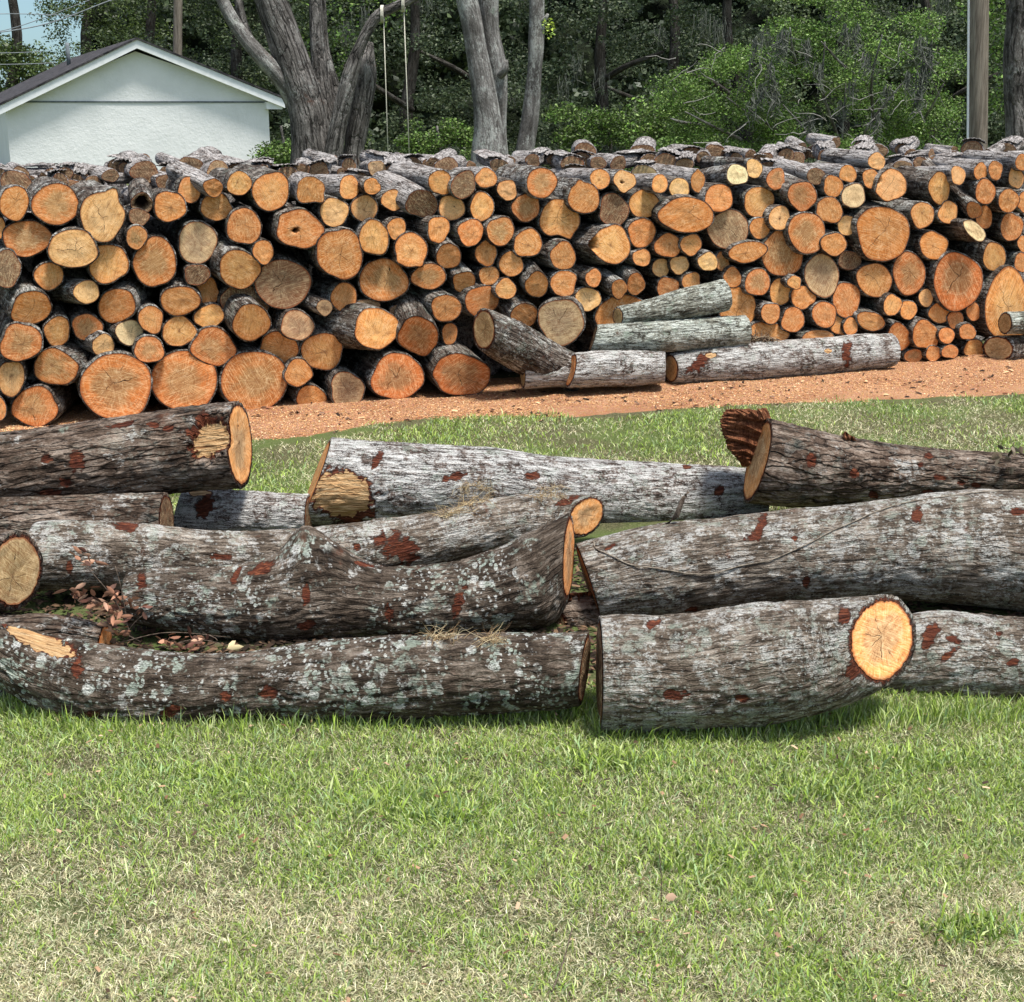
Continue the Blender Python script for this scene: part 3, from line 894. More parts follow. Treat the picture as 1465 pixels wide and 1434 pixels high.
logE, bE = big_log('tree_log', [(1084, 597, 722), (1163, 614, 728), (1254, 633, 722), (1345, 643, 716), (1465, 650, 712), (1560, 655, 716)],
    "tapering dark log at upper right with a torn red-brown splintered left end", 'bark_brown', Y=(5.38, 5.7), n0=(-1, .02, .26), seed=5.6, tone=('n', 'd'), nu=150,
    scars=[(1330, 652, 10, 5, 0, 'r'), (1318, 664, 6, 5, 0, 'r'), (1345, 683, 12, 5, 15, 'r'), (1375, 692, 8, 5, 0, 'r'), (1397, 695, 9, 5, 0, 'r'), (1250, 710, 8, 7, 0, 'r'), (1160, 660, 10, 11, 0, 'r', .012), (1222, 678, 8, 9, 0, 'r', .008), (1328, 706, 10, 5, 0, 'r')],
    bumps=[(1160, 656, (17, 15), .02), (1222, 676, (14, 12), .015)])
logF, bF = big_log('tree_log', [(451, 624, 753), (510, 628, 752), (571, 631, 752), (640, 636, 750), (707, 641, 748), (800, 655, 758), (936, 662, 764), (1030, 667, 756), (1088, 672, 748)],
    "long log crusted with white lichen, a pale peeled patch at its left end", 'bark_white', Y=(5.42, 5.74), n0=(-1, -.12, .42), seed=6.7, tone=('p', 'd'), nu=160, ridge=.006,
    scars=[(490, 708, 56, 42, 6, 'w', .010), (541, 657, 6, 20, 30, 'r'), (650, 682, 20, 7, -15, 'r'), (760, 681, 11, 6, 0, 'r'), (545, 628, 8, 4, 0, 'r'), (1030, 703, 8, 11, 20, 'r'), (983, 668, 8, 4, 0, 'r'), (515, 740, 35, 9, -20, 'r', .004)])
logG, bG = big_log('tree_log', [(55, 746, 846), (120, 745, 845), (200, 749, 845), (300, 759, 845), (420, 757, 842), (520, 747, 830), (620, 733, 810), (690, 716, 795), (760, 707, 783), (838, 710, 768)],
    "long bent grey log behind the knobbed one, its small round cut face at right", 'bark_front', n0=(-1, 0, 0), n1=(.80, -.6, .05), seed=7.9, tone=('d', 'n'), nu=150, ridge=.005,
    scars=[(182, 752, 22, 8, 8, 'r'), (570, 785, 34, 22, 20, 'r', .004), (315, 797, 20, 6, 0, 'r', .003), (510, 783, 8, 7, 0, 'r'), (100, 812, 6, 12, 0, 'r', .003), (548, 768, 8, 14, 0, 'r'), (812, 716, 22, 6, -20, 'r', .002)],
    bumps=[(540, 734, (16, 9), .03)])
logH, bH = big_log('tree_log', [(180, 820, 890), (215, 814, 896), (300, 812, 912), (380, 805, 918), (470, 800, 917), (560, 811, 914), (650, 806, 910), (720, 786, 905), (770, 766, 892), (813, 748, 848)],
    "curved knobby log with white and green lichen spots, cut face at its raised right end", 'bark_mossy', n0=(-1, -.1, .05), n1=(1, -.22, .03), seed=8.8, tone=('w', 'n'), nu=170, res=.006,
    scars=[(337, 825, 5, 17, 25, 'r'), (437, 853, 7, 16, 0, 'r'), (657, 862, 8, 28, 22, 'r'), (557, 880, 8, 16, -10, 'r'), (203, 832, 7, 14, 0, 'r'), (520, 812, 16, 3, 0, 'r'), (373, 818, 20, 9, -20, 'r', .001), (440, 895, 16, 8, 0, 'r', .002)],
    bumps=[(452, 800, (56, 30), .070), (436, 784, (26, 22), .075)])
logI, bI = big_log('tree_log', [(-110, 636, 760), (0, 621, 742), (100, 606, 728), (200, 592, 712), (280, 582, 703), (343, 574, 698)],
    "thick brown log with ridged bark and a hollow notch at its sawn right end", 'bark_brown', Y=(5.0, 5.1), n1=(1, -.08, .06), seed=9.3, tone=('d', 'n'), nu=170, ridge=.009, ground=False,
    scars=[(300, 628, 32, 40, 35, 'w', .045), (65, 657, 11, 9, 0, 'r'), (110, 662, 14, 17, 0, 'r'), (218, 607, 12, 6, 0, 'r'), (240, 613, 9, 5, 0, 'r'), (172, 608, 20, 5, -15, 'r', .003), (95, 690, 15, 8, 0, 'r', .003), (70, 705, 20, 6, 0, 'r', .002), (283, 612, 14, 30, 30, 'r', .01)])
logJ, bJ = big_log('tree_log', [(256, 700, 768), (320, 701, 768), (400, 705, 770), (441, 707, 770)],
    "short lichen-patched log lying under the notched brown log's end", 'bark_white', n0=(-1, 0, .25), seed=10.1, tone=('d', 'd'), nu=110,
    scars=[(292, 725, 16, 22, 10, 'r', .004), (285, 704, 22, 6, 0, 'w', .003)])
logK, bK = big_log('tree_log', [(-150, 772, 880), (-60, 768, 876), (22, 763, 871)],
    "log stub at the far left with a tan oval cut face", 'bark_brown', Y=(4.55, 4.15), n1=(1, -.38, .0), seed=11.5, tone=('d', 'k'), nu=120)
logK2, _ = big_log('tree_log', [(-80, 880, 960), (0, 881, 950), (70, 880, 945), (150, 895, 945)],
    "dark brown log mostly hidden behind the split pale patch", 'bark_brown', seed=12.2, n1=(1, -.1, 0), tone=('d', 'o'), nu=90, Y=(4.0, 4.05))
logM, _ = big_log('tree_log', [(772, 852, 925), (830, 850, 925), (905, 850, 925)],
    "dark log end deep in the gap beneath the two meeting cut ends", 'bark_brown', seed=13.2, n0=(-.6, -.7, 0), tone=('d', 'd'), nu=90, Y=(4.35, 4.35))
logO, _ = big_log('tree_log', [(-110, 716, 806), (0, 712, 800), (120, 708, 795), (238, 706, 790)],
    "dark log in deep shade under the notched thick log", 'bark_brown', seed=15.2, tone=('d', 'd'), nu=90, Y=(4.86, 4.86))  # extra log, added to darken a gap that holds only shade
logN, _ = big_log('tree_log', [(-90, 975, 1030), (0, 985, 1018), (62, 995, 1018)],
    "thin mossy green log under the raised left end of the curved one", 'bark_mossy', seed=14.2, tone=('d', 'd'), nu=80, Y=(3.62, 3.68))

GS = 'short loose logs lying in front of the pile'
def pY(px, d=.17): return onplane(px, 500, GL, NB).y-d
def small_log(st, label, mat, **kw):
    if kw.get('Y') is None: kw['Y'] = (pY(st[0][0]), pY(st[-1][0]))
    kw.setdefault('nu', 90); kw.setdefault('res', .012); kw.setdefault('ridge', .007); kw.setdefault('lump', .10)
    return big_log('loose_log', st, label, mat, group=GS, **kw)
small_log([(693, 443, 500), (730, 458, 522), (770, 481, 543), (825, 508, 562)], "dark slanting log with a tan oval cut face leaning against the pile", 'bark_pile', Y=(pY(693, .26), pY(815, .08)), n0=(-.80, -.6, .08), tone=('k', 'd'), seed=21.1)
small_log([(748, 505, 556), (790, 505, 554), (840, 506, 553)], "short whitish log on the sawdust, leftmost, under the slanting dark log", 'bark_white', n0=(-1, -.15, 0), tone=('k', 'd'), seed=22.3)
small_log([(817, 505, 554), (860, 502, 553), (900, 502, 553), (951, 504, 546)], "short white-barked log with a reddish left cut, in the middle of the sawdust edge", 'bark_white', n0=(-.95, -.2, .25), n1=(1, -.05, 0), tone=('o', 'o'), seed=23.7, Y=(pY(817,.30), pY(951,.30)))
small_log([(849, 466, 503), (900, 462, 502), (980, 456, 502), (1064, 451, 497)], "greenish grey log lying on top of the short white-barked one", 'bark_green', Y=(pY(849,.14), pY(1064,.14)), n0=(-1, 0, .3), tone=('d', 'd'), seed=24.9)
small_log([(884, 440, 466), (930, 428, 464), (980, 413, 458), (1036, 400, 445)], "short upward-slanting green-grey log, topmost of the loose ones", 'bark_green', Y=(pY(884,.08), pY(1036,.08)), n0=(-.85, -.5, 0), tone=('k', 'd'), seed=25.4)
small_log([(960, 507, 548), (1020, 496, 548), (1080, 490, 545), (1160, 484, 538), (1230, 479, 531), (1274, 478, 525)], "long silvery log with a dark red band lying on the sawdust at right", 'bark_white', n0=(-.9, -.42, 0), tone=('k', 'd'), seed=26.8, scars=[(1212, 505, 9, 22, 0, 'r'), (1018, 508, 10, 5, 0, 'w'), (1000, 520, 10, 22, 40, 'r', .002), (1185, 502, 6, 4, 0, 'w')])
small_log([(1438, 447, 478), (1475, 445, 478), (1540, 443, 478)], "pale barkless-looking log poking in at the right edge, the upper one", 'bark_green', Y=(pY(1438,.25), pY(1540,.25)), n0=(-.95, -.3, 0), tone=('k', 'd'), seed=27.1)
small_log([(1428, 480, 518), (1475, 480, 517), (1540, 480, 518)], "dark small log with a round tan cut face at the right edge, the lower one", 'bark_pile', n0=(-.6, -.8, 0), tone=('k', 'd'), seed=28.6)

# torn hinge of wood standing off the upper right log's cut
def splinter(parent, poly, Y, thick, name, label, mat, seed=1):
    cx = sum(p[0] for p in poly)/len(poly); cy = sum(p[1] for p in poly)/len(poly)
    n = 64; pts = []
    for q in range(n):
        t = q/n*len(poly); i = int(t); f = t-i; a, b = poly[i], poly[(i+1) % len(poly)]
        pts.append((a[0]+(b[0]-a[0])*f, a[1]+(b[1]-a[1])*f))
    rs = random.Random(seed); V = []; rings = 10
    for s in (0, 1):
        for k in range(rings+1):
            q = k/rings
            for j, (x, y) in enumerate(pts):
                jag = 1+(rs.uniform(-.07, .05) if k == rings else 0)
                X, Yp = cx+(x-cx)*q*jag, cy+(y-cy)*q*jag
                d = (thick if s else 0)*(1-.55*q)+.012*math.sin(X*.45+Yp*.12)+.009*math.sin(X*1.1-Yp*.2)+.006*math.sin(Yp*.7)
                V.append(atY(X, Yp, Y+(x-cx)*.0006*q+d))
    Fs = []; m = (rings+1)*n
    for s in (0, 1):
        for k in range(rings):
            for j in range(n):
                a = s*m+k*n; f = (a+j, a+(j+1) % n, a+n+(j+1) % n, a+n+j); Fs.append(f if s else tuple(reversed(f)))
    for j in range(n): Fs.append((rings*n+j, rings*n+(j+1) % n, m+rings*n+(j+1) % n, m+rings*n+j))
    me = mesh(V, Fs, name); o = link(name, me, mat, parent, smooth=False)
    o.data.transform(Matrix.Translation(-parent.location))
    if label: o['label'] = label
    return o
def torn_mat():
    t = NT('torn_wood'); tc = t.n('TexCoord').outputs['Object']
    n = t.noise(t.vmath('MULTIPLY', tc, (1, 1, .12)), 70, 6, .7, 1.2)
    n2 = t.noise(tc, 14, 4, .6)
    c = t.ramp(t.math('ADD', t.math('MULTIPLY', n, .7), t.math('MULTIPLY', n2, .35)), [(.34, (.025, .010, .006)), (.46, (.14, .045, .02)), (.58, (.30, .12, .055)), (.72, (.48, .26, .13))])
    return t.fin(c, .8, t.bump(n, 1, .02), .2)
M['torn'] = torn_mat()
_h, _ = hit(bE, 1100, 650); YE = _h.y
def torn_bundle(parent, root, tips, Y, N, w, name, label, seed=3):
    rs = random.Random(seed); V = []; Fs = []
    for q in range(N):
        u = rs.random(); (ax, ay), (bx, by) = root; sx, sy = ax+(bx-ax)*u, ay+(by-ay)*u
        k = u*(len(tips)-1); i = min(int(k), len(tips)-2); f = k-i; tx = tips[i][0]*(1-f)+tips[i+1][0]*f; ty = tips[i][1]*(1-f)+tips[i+1][1]*f
        rr = rs.uniform(.86, 1.05); d0 = rs.uniform(0, .13); d1 = d0+rs.uniform(-.03, .03)
        A = atY(sx+rs.uniform(-2, 6), sy, Y+d0); B = atY(sx+(tx-sx)*rr+rs.uniform(-2, 2), sy+(ty-sy)*rr+rs.uniform(-2, 2), Y+d1-.03)
        Mm = (A+B)/2+Vector((rs.gauss(0, .006), rs.gauss(0, .01), rs.gauss(0, .006)+.006)); ww = w*rs.uniform(.4, 1.3); dr = (B-A).normalized(); sd = dr.cross(Vector((0, 1, 0))).normalized(); b = len(V)
        for p, g in ((A, 1), (Mm, .9), (B, .22)): V += [p+sd*ww*g, p+Vector((0, -ww*.7*g, 0)), p-sd*ww*g, p+Vector((0, ww*.7*g, 0))]
        for s_ in (0, 4):
            for j in range(4): Fs.append((b+s_+j, b+s_+(j+1) % 4, b+s_+4+(j+1) % 4, b+s_+4+j))
        Fs.append((b+8, b+9, b+10, b+11))
    me = mesh(V, Fs, name); o = link(name, me, M['torn'], parent, smooth=False); o.data.transform(Matrix.Translation(-parent.location)); o['label'] = label; return o
torn_bundle(logE, [(1096, 600), (1074, 664)], [(1040, 586), (1033, 600), (1034, 618), (1042, 640), (1056, 656)], YE-.10, 320, .017, 'torn_hinge', "torn red-brown hinge of wood fibres")
torn_bundle(logE, [(1098, 600), (1072, 602)], [(1094, 586), (1070, 588), (1045, 586)], YE-.12, 90, .010, 'torn_bark', "ragged dark bark edge over the torn hinge", 4)
_h, _ = hit(bA, 820, 960)
_h2, _ = hit(bD, 870, 840)
splinter(logD, [(796, 851), (830, 848), (850, 845), (853, 866), (832, 860), (798, 862)], _h2.y+.10, .05, 'splinter', "frayed tan splinters under the cut end", M['torn'], 11)
for (bx, by, rr_) in ((1213, 622, 8),):
    h, nn = hit(bE, bx, by+8)
    if h: splinter(logE, [(bx-7, by+8), (bx-8, by-1), (bx-3, by-5), (bx+3, by+1), (bx+9, by+3), (bx+12, by+9)], h.y-.01, .03, 'bark_flake', "upturned red bark flake", M['torn'], 3)
# ------------------------------------------------------------ ground
def ground_mat():
    t = NT('ground_soil'); tc = t.n('TexCoord').outputs['Object']
    n = t.noise(tc, 90, 6, .75); g = t.noise(tc, 1.6, 4, .6); n3 = t.noise(tc, 400, 4, .7)
    c = t.ramp(n, [(.3, (.03, .03, .015)), (.5, (.10, .10, .05)), (.7, (.25, .22, .13))])
    c = t.mix(t.math('MULTIPLY', t.ss(g, .4, .6), .7), c, (.11, .16, .045))
    c = t.mix(t.math('MULTIPLY', t.ss(n3, .6, .75), .4), c, (.34, .30, .2))
    return t.fin(c, 1, t.bump(n, .8, .02), .05)
M['ground'] = ground_mat()
gx = np.concatenate([[-800, -200, -60, -20], np.linspace(-6, 6, 90), [20, 60, 200, 800]])
gy = np.concatenate([[-300, -20], np.linspace(1.2, 12, 90), [20, 40, 90, 200, 900]])
GX, GY = np.meshgrid(gx, gy); nxg, nyg = len(gx), len(gy)
gz = -.012+.010*fbm(np.c_[GX.ravel()*1.3, GY.ravel()*1.3, GX.ravel()*0], 3, 8)
Vg = np.c_[GX.ravel(), GY.ravel(), gz]; ii = np.arange(nxg*nyg).reshape(nyg, nxg)
q = np.stack([ii[:-1, :-1], ii[:-1, 1:], ii[1:, 1:], ii[1:, :-1]], 2).reshape(-1, 4)
tag(link('ground', mesh(Vg, [tuple(f) for f in q.tolist()], 'ground'), M['ground']), kind='structure')

# sawdust strip: between the pile foot and the grass; its edges measured as ground points
def edge_front(px):   # photo y of the near edge of the sawdust
    return np.interp(px, [-200, 0, 200, 360, 440, 520, 600, 700, 800, 900, 1000, 1100, 1200, 1300, 1400, 1465, 1700],
                     [625, 622, 632, 636, 630, 615, 606, 600, 598, 595, 588, 582, 576, 573, 570, 566, 552])
SD = []
for px in np.linspace(-250, 1750, 300):
    a = atZ(px, float(edge_front(px))); SD.append((a.x, a.y))
SD = np.array(SD)
def sd_front_y(X):
    return np.interp(X, SD[:, 0], SD[:, 1])
def sawmat():
    t = NT('sawdust'); tc = t.n('TexCoord').outputs['Object']
    n = t.noise(tc, 160, 5, .8); b = t.noise(tc, 2.5, 4, .6); v = t.vor(tc, 140, 'F1', 'Color')
    c = t.ramp(n, [(.34, (.10, .042, .020)), (.5, (.44, .205, .092)), (.66, (.74, .48, .27))])
    c = t.mix(t.math('MULTIPLY', t.ss(b, .45, .62), .6), c, (.30, .125, .05))
    c = t.mix(.06, c, v)
    return t.fin(c, 1, t.bump(n, 1, .012), .05)
M['saw'] = sawmat()
nu_, nv_ = 420, 70; xs = np.linspace(-6, 8, nu_); V = []
backY = lambda X: GL.y + (X-GL.x)*(GR.y-GL.y)/(GR.x-GL.x) + .5
T_ = np.linspace(0, 1, nv_)
XX = np.repeat(xs[None], nv_, 0); Yf_ = sd_front_y(xs) + .12*fbm(np.c_[xs*3, xs*0, xs*0], 5, 4); YY = Yf_[None]+(backY(xs)-Yf_)[None]*T_[:, None]
hz = fbm(np.c_[XX.ravel()*3, YY.ravel()*3, XX.ravel()*0], 4, 2).reshape(nv_, nu_)
fine = fbm(np.c_[XX.ravel()*30, YY.ravel()*30, XX.ravel()*0], 3, 12).reshape(nv_, nu_)
prof = np.clip(T_/.22, 0, 1)[:, None]; prof = prof*prof*(3-2*prof)
ZZ = -.02 + prof*(.024+.022*hz+.008*fine)
Vs = np.c_[XX.ravel(), YY.ravel(), ZZ.ravel()]; ii = np.arange(nu_*nv_).reshape(nv_, nu_)
q = np.stack([ii[:-1, :-1], ii[:-1, 1:], ii[1:, 1:], ii[1:, :-1]], 2).reshape(-1, 4)
sob = link('sawdust_bed', mesh(Vs, [tuple(f) for f in q.tolist()], 'sawdust_bed'), M['saw'])
tag(sob, "bed of orange sawdust spread along the foot of the pile", 'sawdust', kind='stuff')
def saw_h(X, Y):
    yf = sd_front_y(X); t = (Y-yf)/(backY(X)-yf); p = np.clip(t/.22, 0, 1); p = p*p*(3-2*p)
    h = fbm(np.c_[X*3, Y*3, X*0], 4, 2); f = fbm(np.c_[X*30, Y*30, X*0], 3, 12)
    return -.02+p*(.024+.022*h+.008*f)

def colattr_mat(name, rough=.8, trans=0.0, spec=.25, sub=None):
    t = NT(name); c = t.attr('col', 'Color')
    m = t.fin(c, rough, None, spec)
    if trans > 0:
        tr = t.n('BsdfTranslucent'); t.set(tr.inputs[0], c); mx = t.n('MixShader'); mx.inputs[0].default_value = trans
        t.t.links.new(t.b.outputs[0], mx.inputs[1]); t.t.links.new(tr.outputs[0], mx.inputs[2]); t.t.links.new(mx.outputs[0], t.out.inputs[0])
    return m
M['blade'] = colattr_mat('grass_blades', .55, .22, .3)
M['leaf'] = colattr_mat('leaves', .5, .15, .3)
M['chip'] = colattr_mat('wood_chips', .9, 0, .1)
M['dry'] = colattr_mat('dry_leaves', .7, .1, .2)

def chips(N, X, Y, Zb, smin, smax, cols, name, label, cat, mat='chip'):
    a = NR.uniform(0, 6.28, N); l = NR.uniform(smin, smax, N); w = l*NR.uniform(.25, .6, N); tl = NR.uniform(-.6, .6, N)
    u = np.c_[np.cos(a), np.sin(a), tl*.6]*l[:, None]*.5; v = np.c_[-np.sin(a), np.cos(a), NR.uniform(-.5, .5, N)]*w[:, None]*.5
    P = np.c_[X, Y, Zb+l*.12]; tt = np.c_[np.zeros(N), np.zeros(N), w*.35]
    V = np.stack([P-u-v, P+u-v*.6, P+u*.8+v, P-u*.9+v*.8, P+tt], 1).reshape(-1, 3)
    b = np.arange(N)[:, None]*5
    idx = (b+np.array([[0, 1, 4, 1, 2, 4, 2, 3, 4, 3, 0, 4]])).ravel()
    me = fastmesh(V, np.full(N*4, 3), idx, name); C = np.array(cols)[NR.randint(0, len(cols), N)]*NR.uniform(.7, 1.2, (N, 1))
    vattr(me, 'col', np.repeat(C, 5, 0), 'FLOAT_COLOR')
    o = link(name, me, M[mat], smooth=False); tag(o, label, cat, kind='stuff'); return o
N = 150000; X = NR.uniform(-4, 5.2, N); tq = NR.beta(1.1, 1.5, N)*1.25-.25+.06*NR.normal(0, 1, N); Yc = sd_front_y(X); Y_ = Yc+(backY(X)-Yc)*tq
chips(N, X, Y_, saw_h(X, Y_), .003, .012, [(.68, .42, .20), (.57, .29, .125), (.44, .20, .088), (.27, .11, .05), (.80, .60, .37), (.50, .235, .10), (.10, .04, .025), (.60, .31, .14)], 'wood_chips', "countless small orange and tan chips on the sawdust", 'wood chips')

N = 1500; X = NR.uniform(-4, 5.2, N); tq = NR.uniform(-.1, 1, N); Yc = sd_front_y(X); Y_ = Yc+(backY(X)-Yc)*tq; kp = fbm(np.c_[X*1.5, Y_*3, X*0], 3, 3) > -.05
X, Y_ = X[kp], Y_[kp]; N = len(X)
chips(N, X, Y_, saw_h(X, Y_)+.003, .012, .045, [(.10, .05, .03), (.05, .03, .02), (.30, .13, .07), (.60, .36, .2), (.16, .10, .07), (.03, .02, .015)], 'bark_scraps', "dark bark scraps and splinters strewn over the sawdust", 'bark')
# ------------------------------------------------------------ grass
def grass(N, X, Y, hmin, hmax, wid, green, name, label, lean=.8, z=-.012, longs=0.0):
    g = NR.uniform(0, 1, N) < green
    a = NR.uniform(0, 2*np.pi, N); H = NR.uniform(hmin, hmax, N)*np.where(g, 1, .8)*(.75+.5*NR.uniform(0, 1, N)**2)
    H = H*(1+longs*(NR.uniform(0, 1, N) > .985))
    ln = np.where(g, NR.uniform(.15, 1.0, N), NR.uniform(.5, 2.2, N))*lean
    d = np.c_[np.cos(a), np.sin(a)]; up = H/np.sqrt(1+ln**2); out = up*ln
    curve = NR.uniform(-.2, .6, N)
    a2 = a+NR.uniform(-.9, .9, N); d2 = np.c_[np.cos(a2), np.sin(a2)]
    B = np.c_[X, Y, np.full(N, z)]
    mid = B+np.c_[d*(out*.42)[:, None], up*.62]
    tip = B+np.c_[d*(out*.45)[:, None]+d2*(out*.6)[:, None], up*(1-curve*.35)]
    w = wid*NR.uniform(.55, 1.2, N)*np.where(g, 1.1, .55)
    wa = NR.uniform(0, np.pi, N); s = np.c_[np.cos(wa), np.sin(wa), NR.uniform(-.3, .3, N)]*w[:, None]*.5
    V = np.stack([B-s*.7, B+s*.7, mid-s, mid+s, tip], 1).reshape(-1, 3)
    b = np.arange(N)[:, None]*5; idx = (b+np.array([[0, 1, 3, 2, 2, 3, 4]])).ravel(); sizes = np.tile([4, 3], N)
    me = fastmesh(V, sizes, idx, name)
    G = np.array([(.25, .37, .055), (.31, .43, .070), (.39, .49, .12), (.16, .25, .045), (.47, .54, .24), (.30, .43, .19)])
    S = np.array([(.80, .72, .46), (.66, .58, .34), (.88, .83, .60), (.26, .20, .11), (.44, .46, .22), (.70, .70, .44), (.12, .09, .055)])
    C = np.where(g[:, None], G[NR.randint(0, len(G), N)], S[NR.randint(0, len(S), N)])*NR.uniform(.62, 1.3, (N, 1))
    Cv = np.repeat(C, 5, 0); f = np.tile([.55, .55, .9, .9, 1.15], N)[:, None]; 
    tipc = np.tile([0, 0, 0, 0, 1.0], N)[:, None]*np.repeat((NR.uniform(0, 1, N) < .35)[:, None], 5, 0)
    Cv = Cv*(1-tipc*.6)+np.array([[.50, .46, .26]])*tipc*.6
    vattr(me, 'col', Cv, 'FLOAT_COLOR')
    o = link(name, me, M['blade']); tag(o, label, 'grass', kind='stuff'); return o
def pxy(X, Y): return project(np.c_[X, Y, np.zeros(len(X))])
def field(px, py, X, Y):
    """share of green blades: bright band below the logs, straw in the lower left"""
    k = fbm(np.c_[X*1.7, Y*2.3, X*0], 3, 21)*.55+fbm(np.c_[X*7, Y*7, X*0], 3, 23)*.5
    g = np.interp(py, [560, 700, 1000, 1060, 1130, 1220, 1300, 1434, 1500], [.55, .5, .7, .52, .60, .33, .16, .11, .11])
    g = g + .16*np.clip((px-500)/700, -1, 1)*np.clip((py-1100)/150, 0, 1)
    g = g + .16*np.exp(-((px-560)/230)**2-((py-1150)/60)**2) + .2*np.exp(-((px-1000)/240)**2-((py-1225)/55)**2)
    return np.clip(g+k*.7, .05, .95), k
N = 300000; Y = 2.05+(3.75-2.05)*NR.uniform(0, 1, N)**1.15; X = NR.uniform(-1, 1, N)*(Y*.40+.12)
px, py = pxy(X, Y); gr, k = field(px, py, X, Y)
clump = fbm(np.c_[X*16, Y*16, X*0], 2, 33); bare = fbm(np.c_[X*5, Y*9, X*0], 3, 41)
keep = NR.uniform(0, 1, N) < np.clip(.85+clump*1.2-np.clip(bare-.36, 0, 1)*3.0, .06, 1)
X, Y, gr = X[keep], Y[keep], gr[keep]
grass(len(X), X, Y, .015, .044, .0030, gr, 'lawn_grass', "short green and straw coloured lawn in front of the logs", lean=1.5, longs=.8)
N = 150000; Y = 2.05+(3.75-2.05)*NR.uniform(0, 1, N)**1.15; X = NR.uniform(-1, 1, N)*(Y*.40+.12)
px, py = pxy(X, Y); g2, k = field(px, py, X, Y)
grass(N, X, Y, .008, .026, .0019, g2*.55, 'thatch', "matted dry thatch between the blades of the front lawn", lean=2.2, z=-.006)
N = 4200; c_ = [(560, 1150, 110, 26), (640, 1165, 60, 16), (1000, 1228, 120, 24), (1180, 1130, 90, 22), (1400, 1330, 70, 22), (300, 1110, 110, 20), (880, 1090, 90, 16), (1300, 1090, 120, 18)]
kk = NR.randint(0, len(c_), N); cc_ = np.array(c_)[kk]; px_ = cc_[:, 0]+NR.normal(0, 1, N)*cc_[:, 2]*.5; py_ = cc_[:, 1]+NR.normal(0, 1, N)*cc_[:, 3]*.5
P = np.array([tuple(atZ(a, b)) for a, b in zip(px_, py_)])
grass(N, P[:, 0], P[:, 1], .03, .065, .0046, np.full(N, .93), 'weed_grass', "patches of broader bluish green grass blades in the front lawn", lean=1.3)
N = 420; Y = NR.uniform(2.1, 3.7, N); X = NR.uniform(-1, 1, N)*Y*.4
chips(N, X, Y, NR.uniform(.006, .022, N), .006, .020, [(.16, .09, .05), (.32, .20, .12), (.07, .045, .03), (.50, .34, .22), (.05, .035, .025)], 'lawn_debris', "small brown leaf and bark bits scattered over the front lawn", 'debris')
for sgn in (-1, 1):      # the lawn carries on past the sides of the picture
    N = 45000; Y = NR.uniform(1.7, 3.75, N); X = sgn*(Y*.40+.12+NR.uniform(0, 1.3, N)); px, py = pxy(X, Y); g2, k = field(px, py, X, Y)
    grass(N, X, Y, .02, .05, .006, g2, 'lawn_grass', "lawn continuing past the %s side of the logs" % ('right' if sgn > 0 else 'left'), lean=1.5)
# taller tufts along the foot of the near logs
N = 9000; px_ = NR.uniform(-20, 1480, N); yy = np.interp(px_, [0, 90, 200, 460, 840, 860, 1050, 1210, 1480], [1012, 1036, 1050, 1036, 1018, 1048, 1048, 1030, 1022])+NR.normal(0, 7, N)
dn = .15+.85*(np.exp(-((px_-845)/28)**2)+.7*np.exp(-((px_-30)/60)**2)+.55*1.6*np.exp(-((px_-1270)/150)**2)+.5*np.exp(-((px_-950)/50)**2)+.2)
kk = NR.uniform(0, 1, N) < dn; P = np.array([tuple(atZ(a, b)) for a, b in zip(px_[kk], yy[kk])])
grass(len(P), P[:, 0], P[:, 1], .04, .085, .003, np.full(len(P), .85), 'tall_grass', "longer green grass left uncut along the foot of the nearest logs", lean=.7)
# lawn between the logs and the sawdust, and beyond
N = 210000; Y = 4.95+(8.9-4.95)*NR.uniform(0, 1, N)**1.1; X = NR.uniform(-1, 1, N)*(Y*.41+.35)
px, py = pxy(X, Y)
strip = Y < sd_front_y(X)+.05+.32*fbm(np.c_[X*5, Y*5, X*0], 4, 9)
k = fbm(np.c_[X*2.2, Y*2.2, X*0], 3, 51)
bareb = np.exp(-((px-850)/120)**2-((py-628)/16)**2)+.8*np.exp(-((px-400)/40)**2-((py-655)/14)**2)
gr = np.clip(np.interp(py, [560, 600, 640, 700, 900], [.42, .45, .32, .24, .4])+k*.9, .05, .95)
keep = strip & ((py < 733) | (px > 1465)) & (NR.uniform(0, 1, N) < np.clip(.95-bareb*.85, .1, 1))
X, Y, gr = X[keep], Y[keep], gr[keep]
grass(len(X), X, Y, .018, .048, .0050, gr, 'lawn_grass', "sunlit lawn strip between the felled logs and the sawdust", lean=1.6, longs=.5)
N = 16000; X = NR.uniform(-2.3, 2.4, N); Y = NR.uniform(3.72, 5.1, N)  # near-black chips added; the gap's shade is put into their colour
chips(N, X, Y, np.full(N, -.004), .008, .04, [(.05, .032, .022), (.03, .02, .014), (.09, .055, .035), (.02, .014, .01), (.16, .10, .06)], 'shade_chips', "near-black chips standing in for the deep shade on the soil between the logs", 'litter')
# grass at far left foot of the pile
N = 2500; X = NR.uniform(-3.1, -2.5, N); Y = NR.uniform(6.55, 7.05, N)
grass(N, X, Y, .03, .07, .004, np.full(N, .8), 'tall_grass', "tuft of green grass at the pile's left foot", lean=.6)

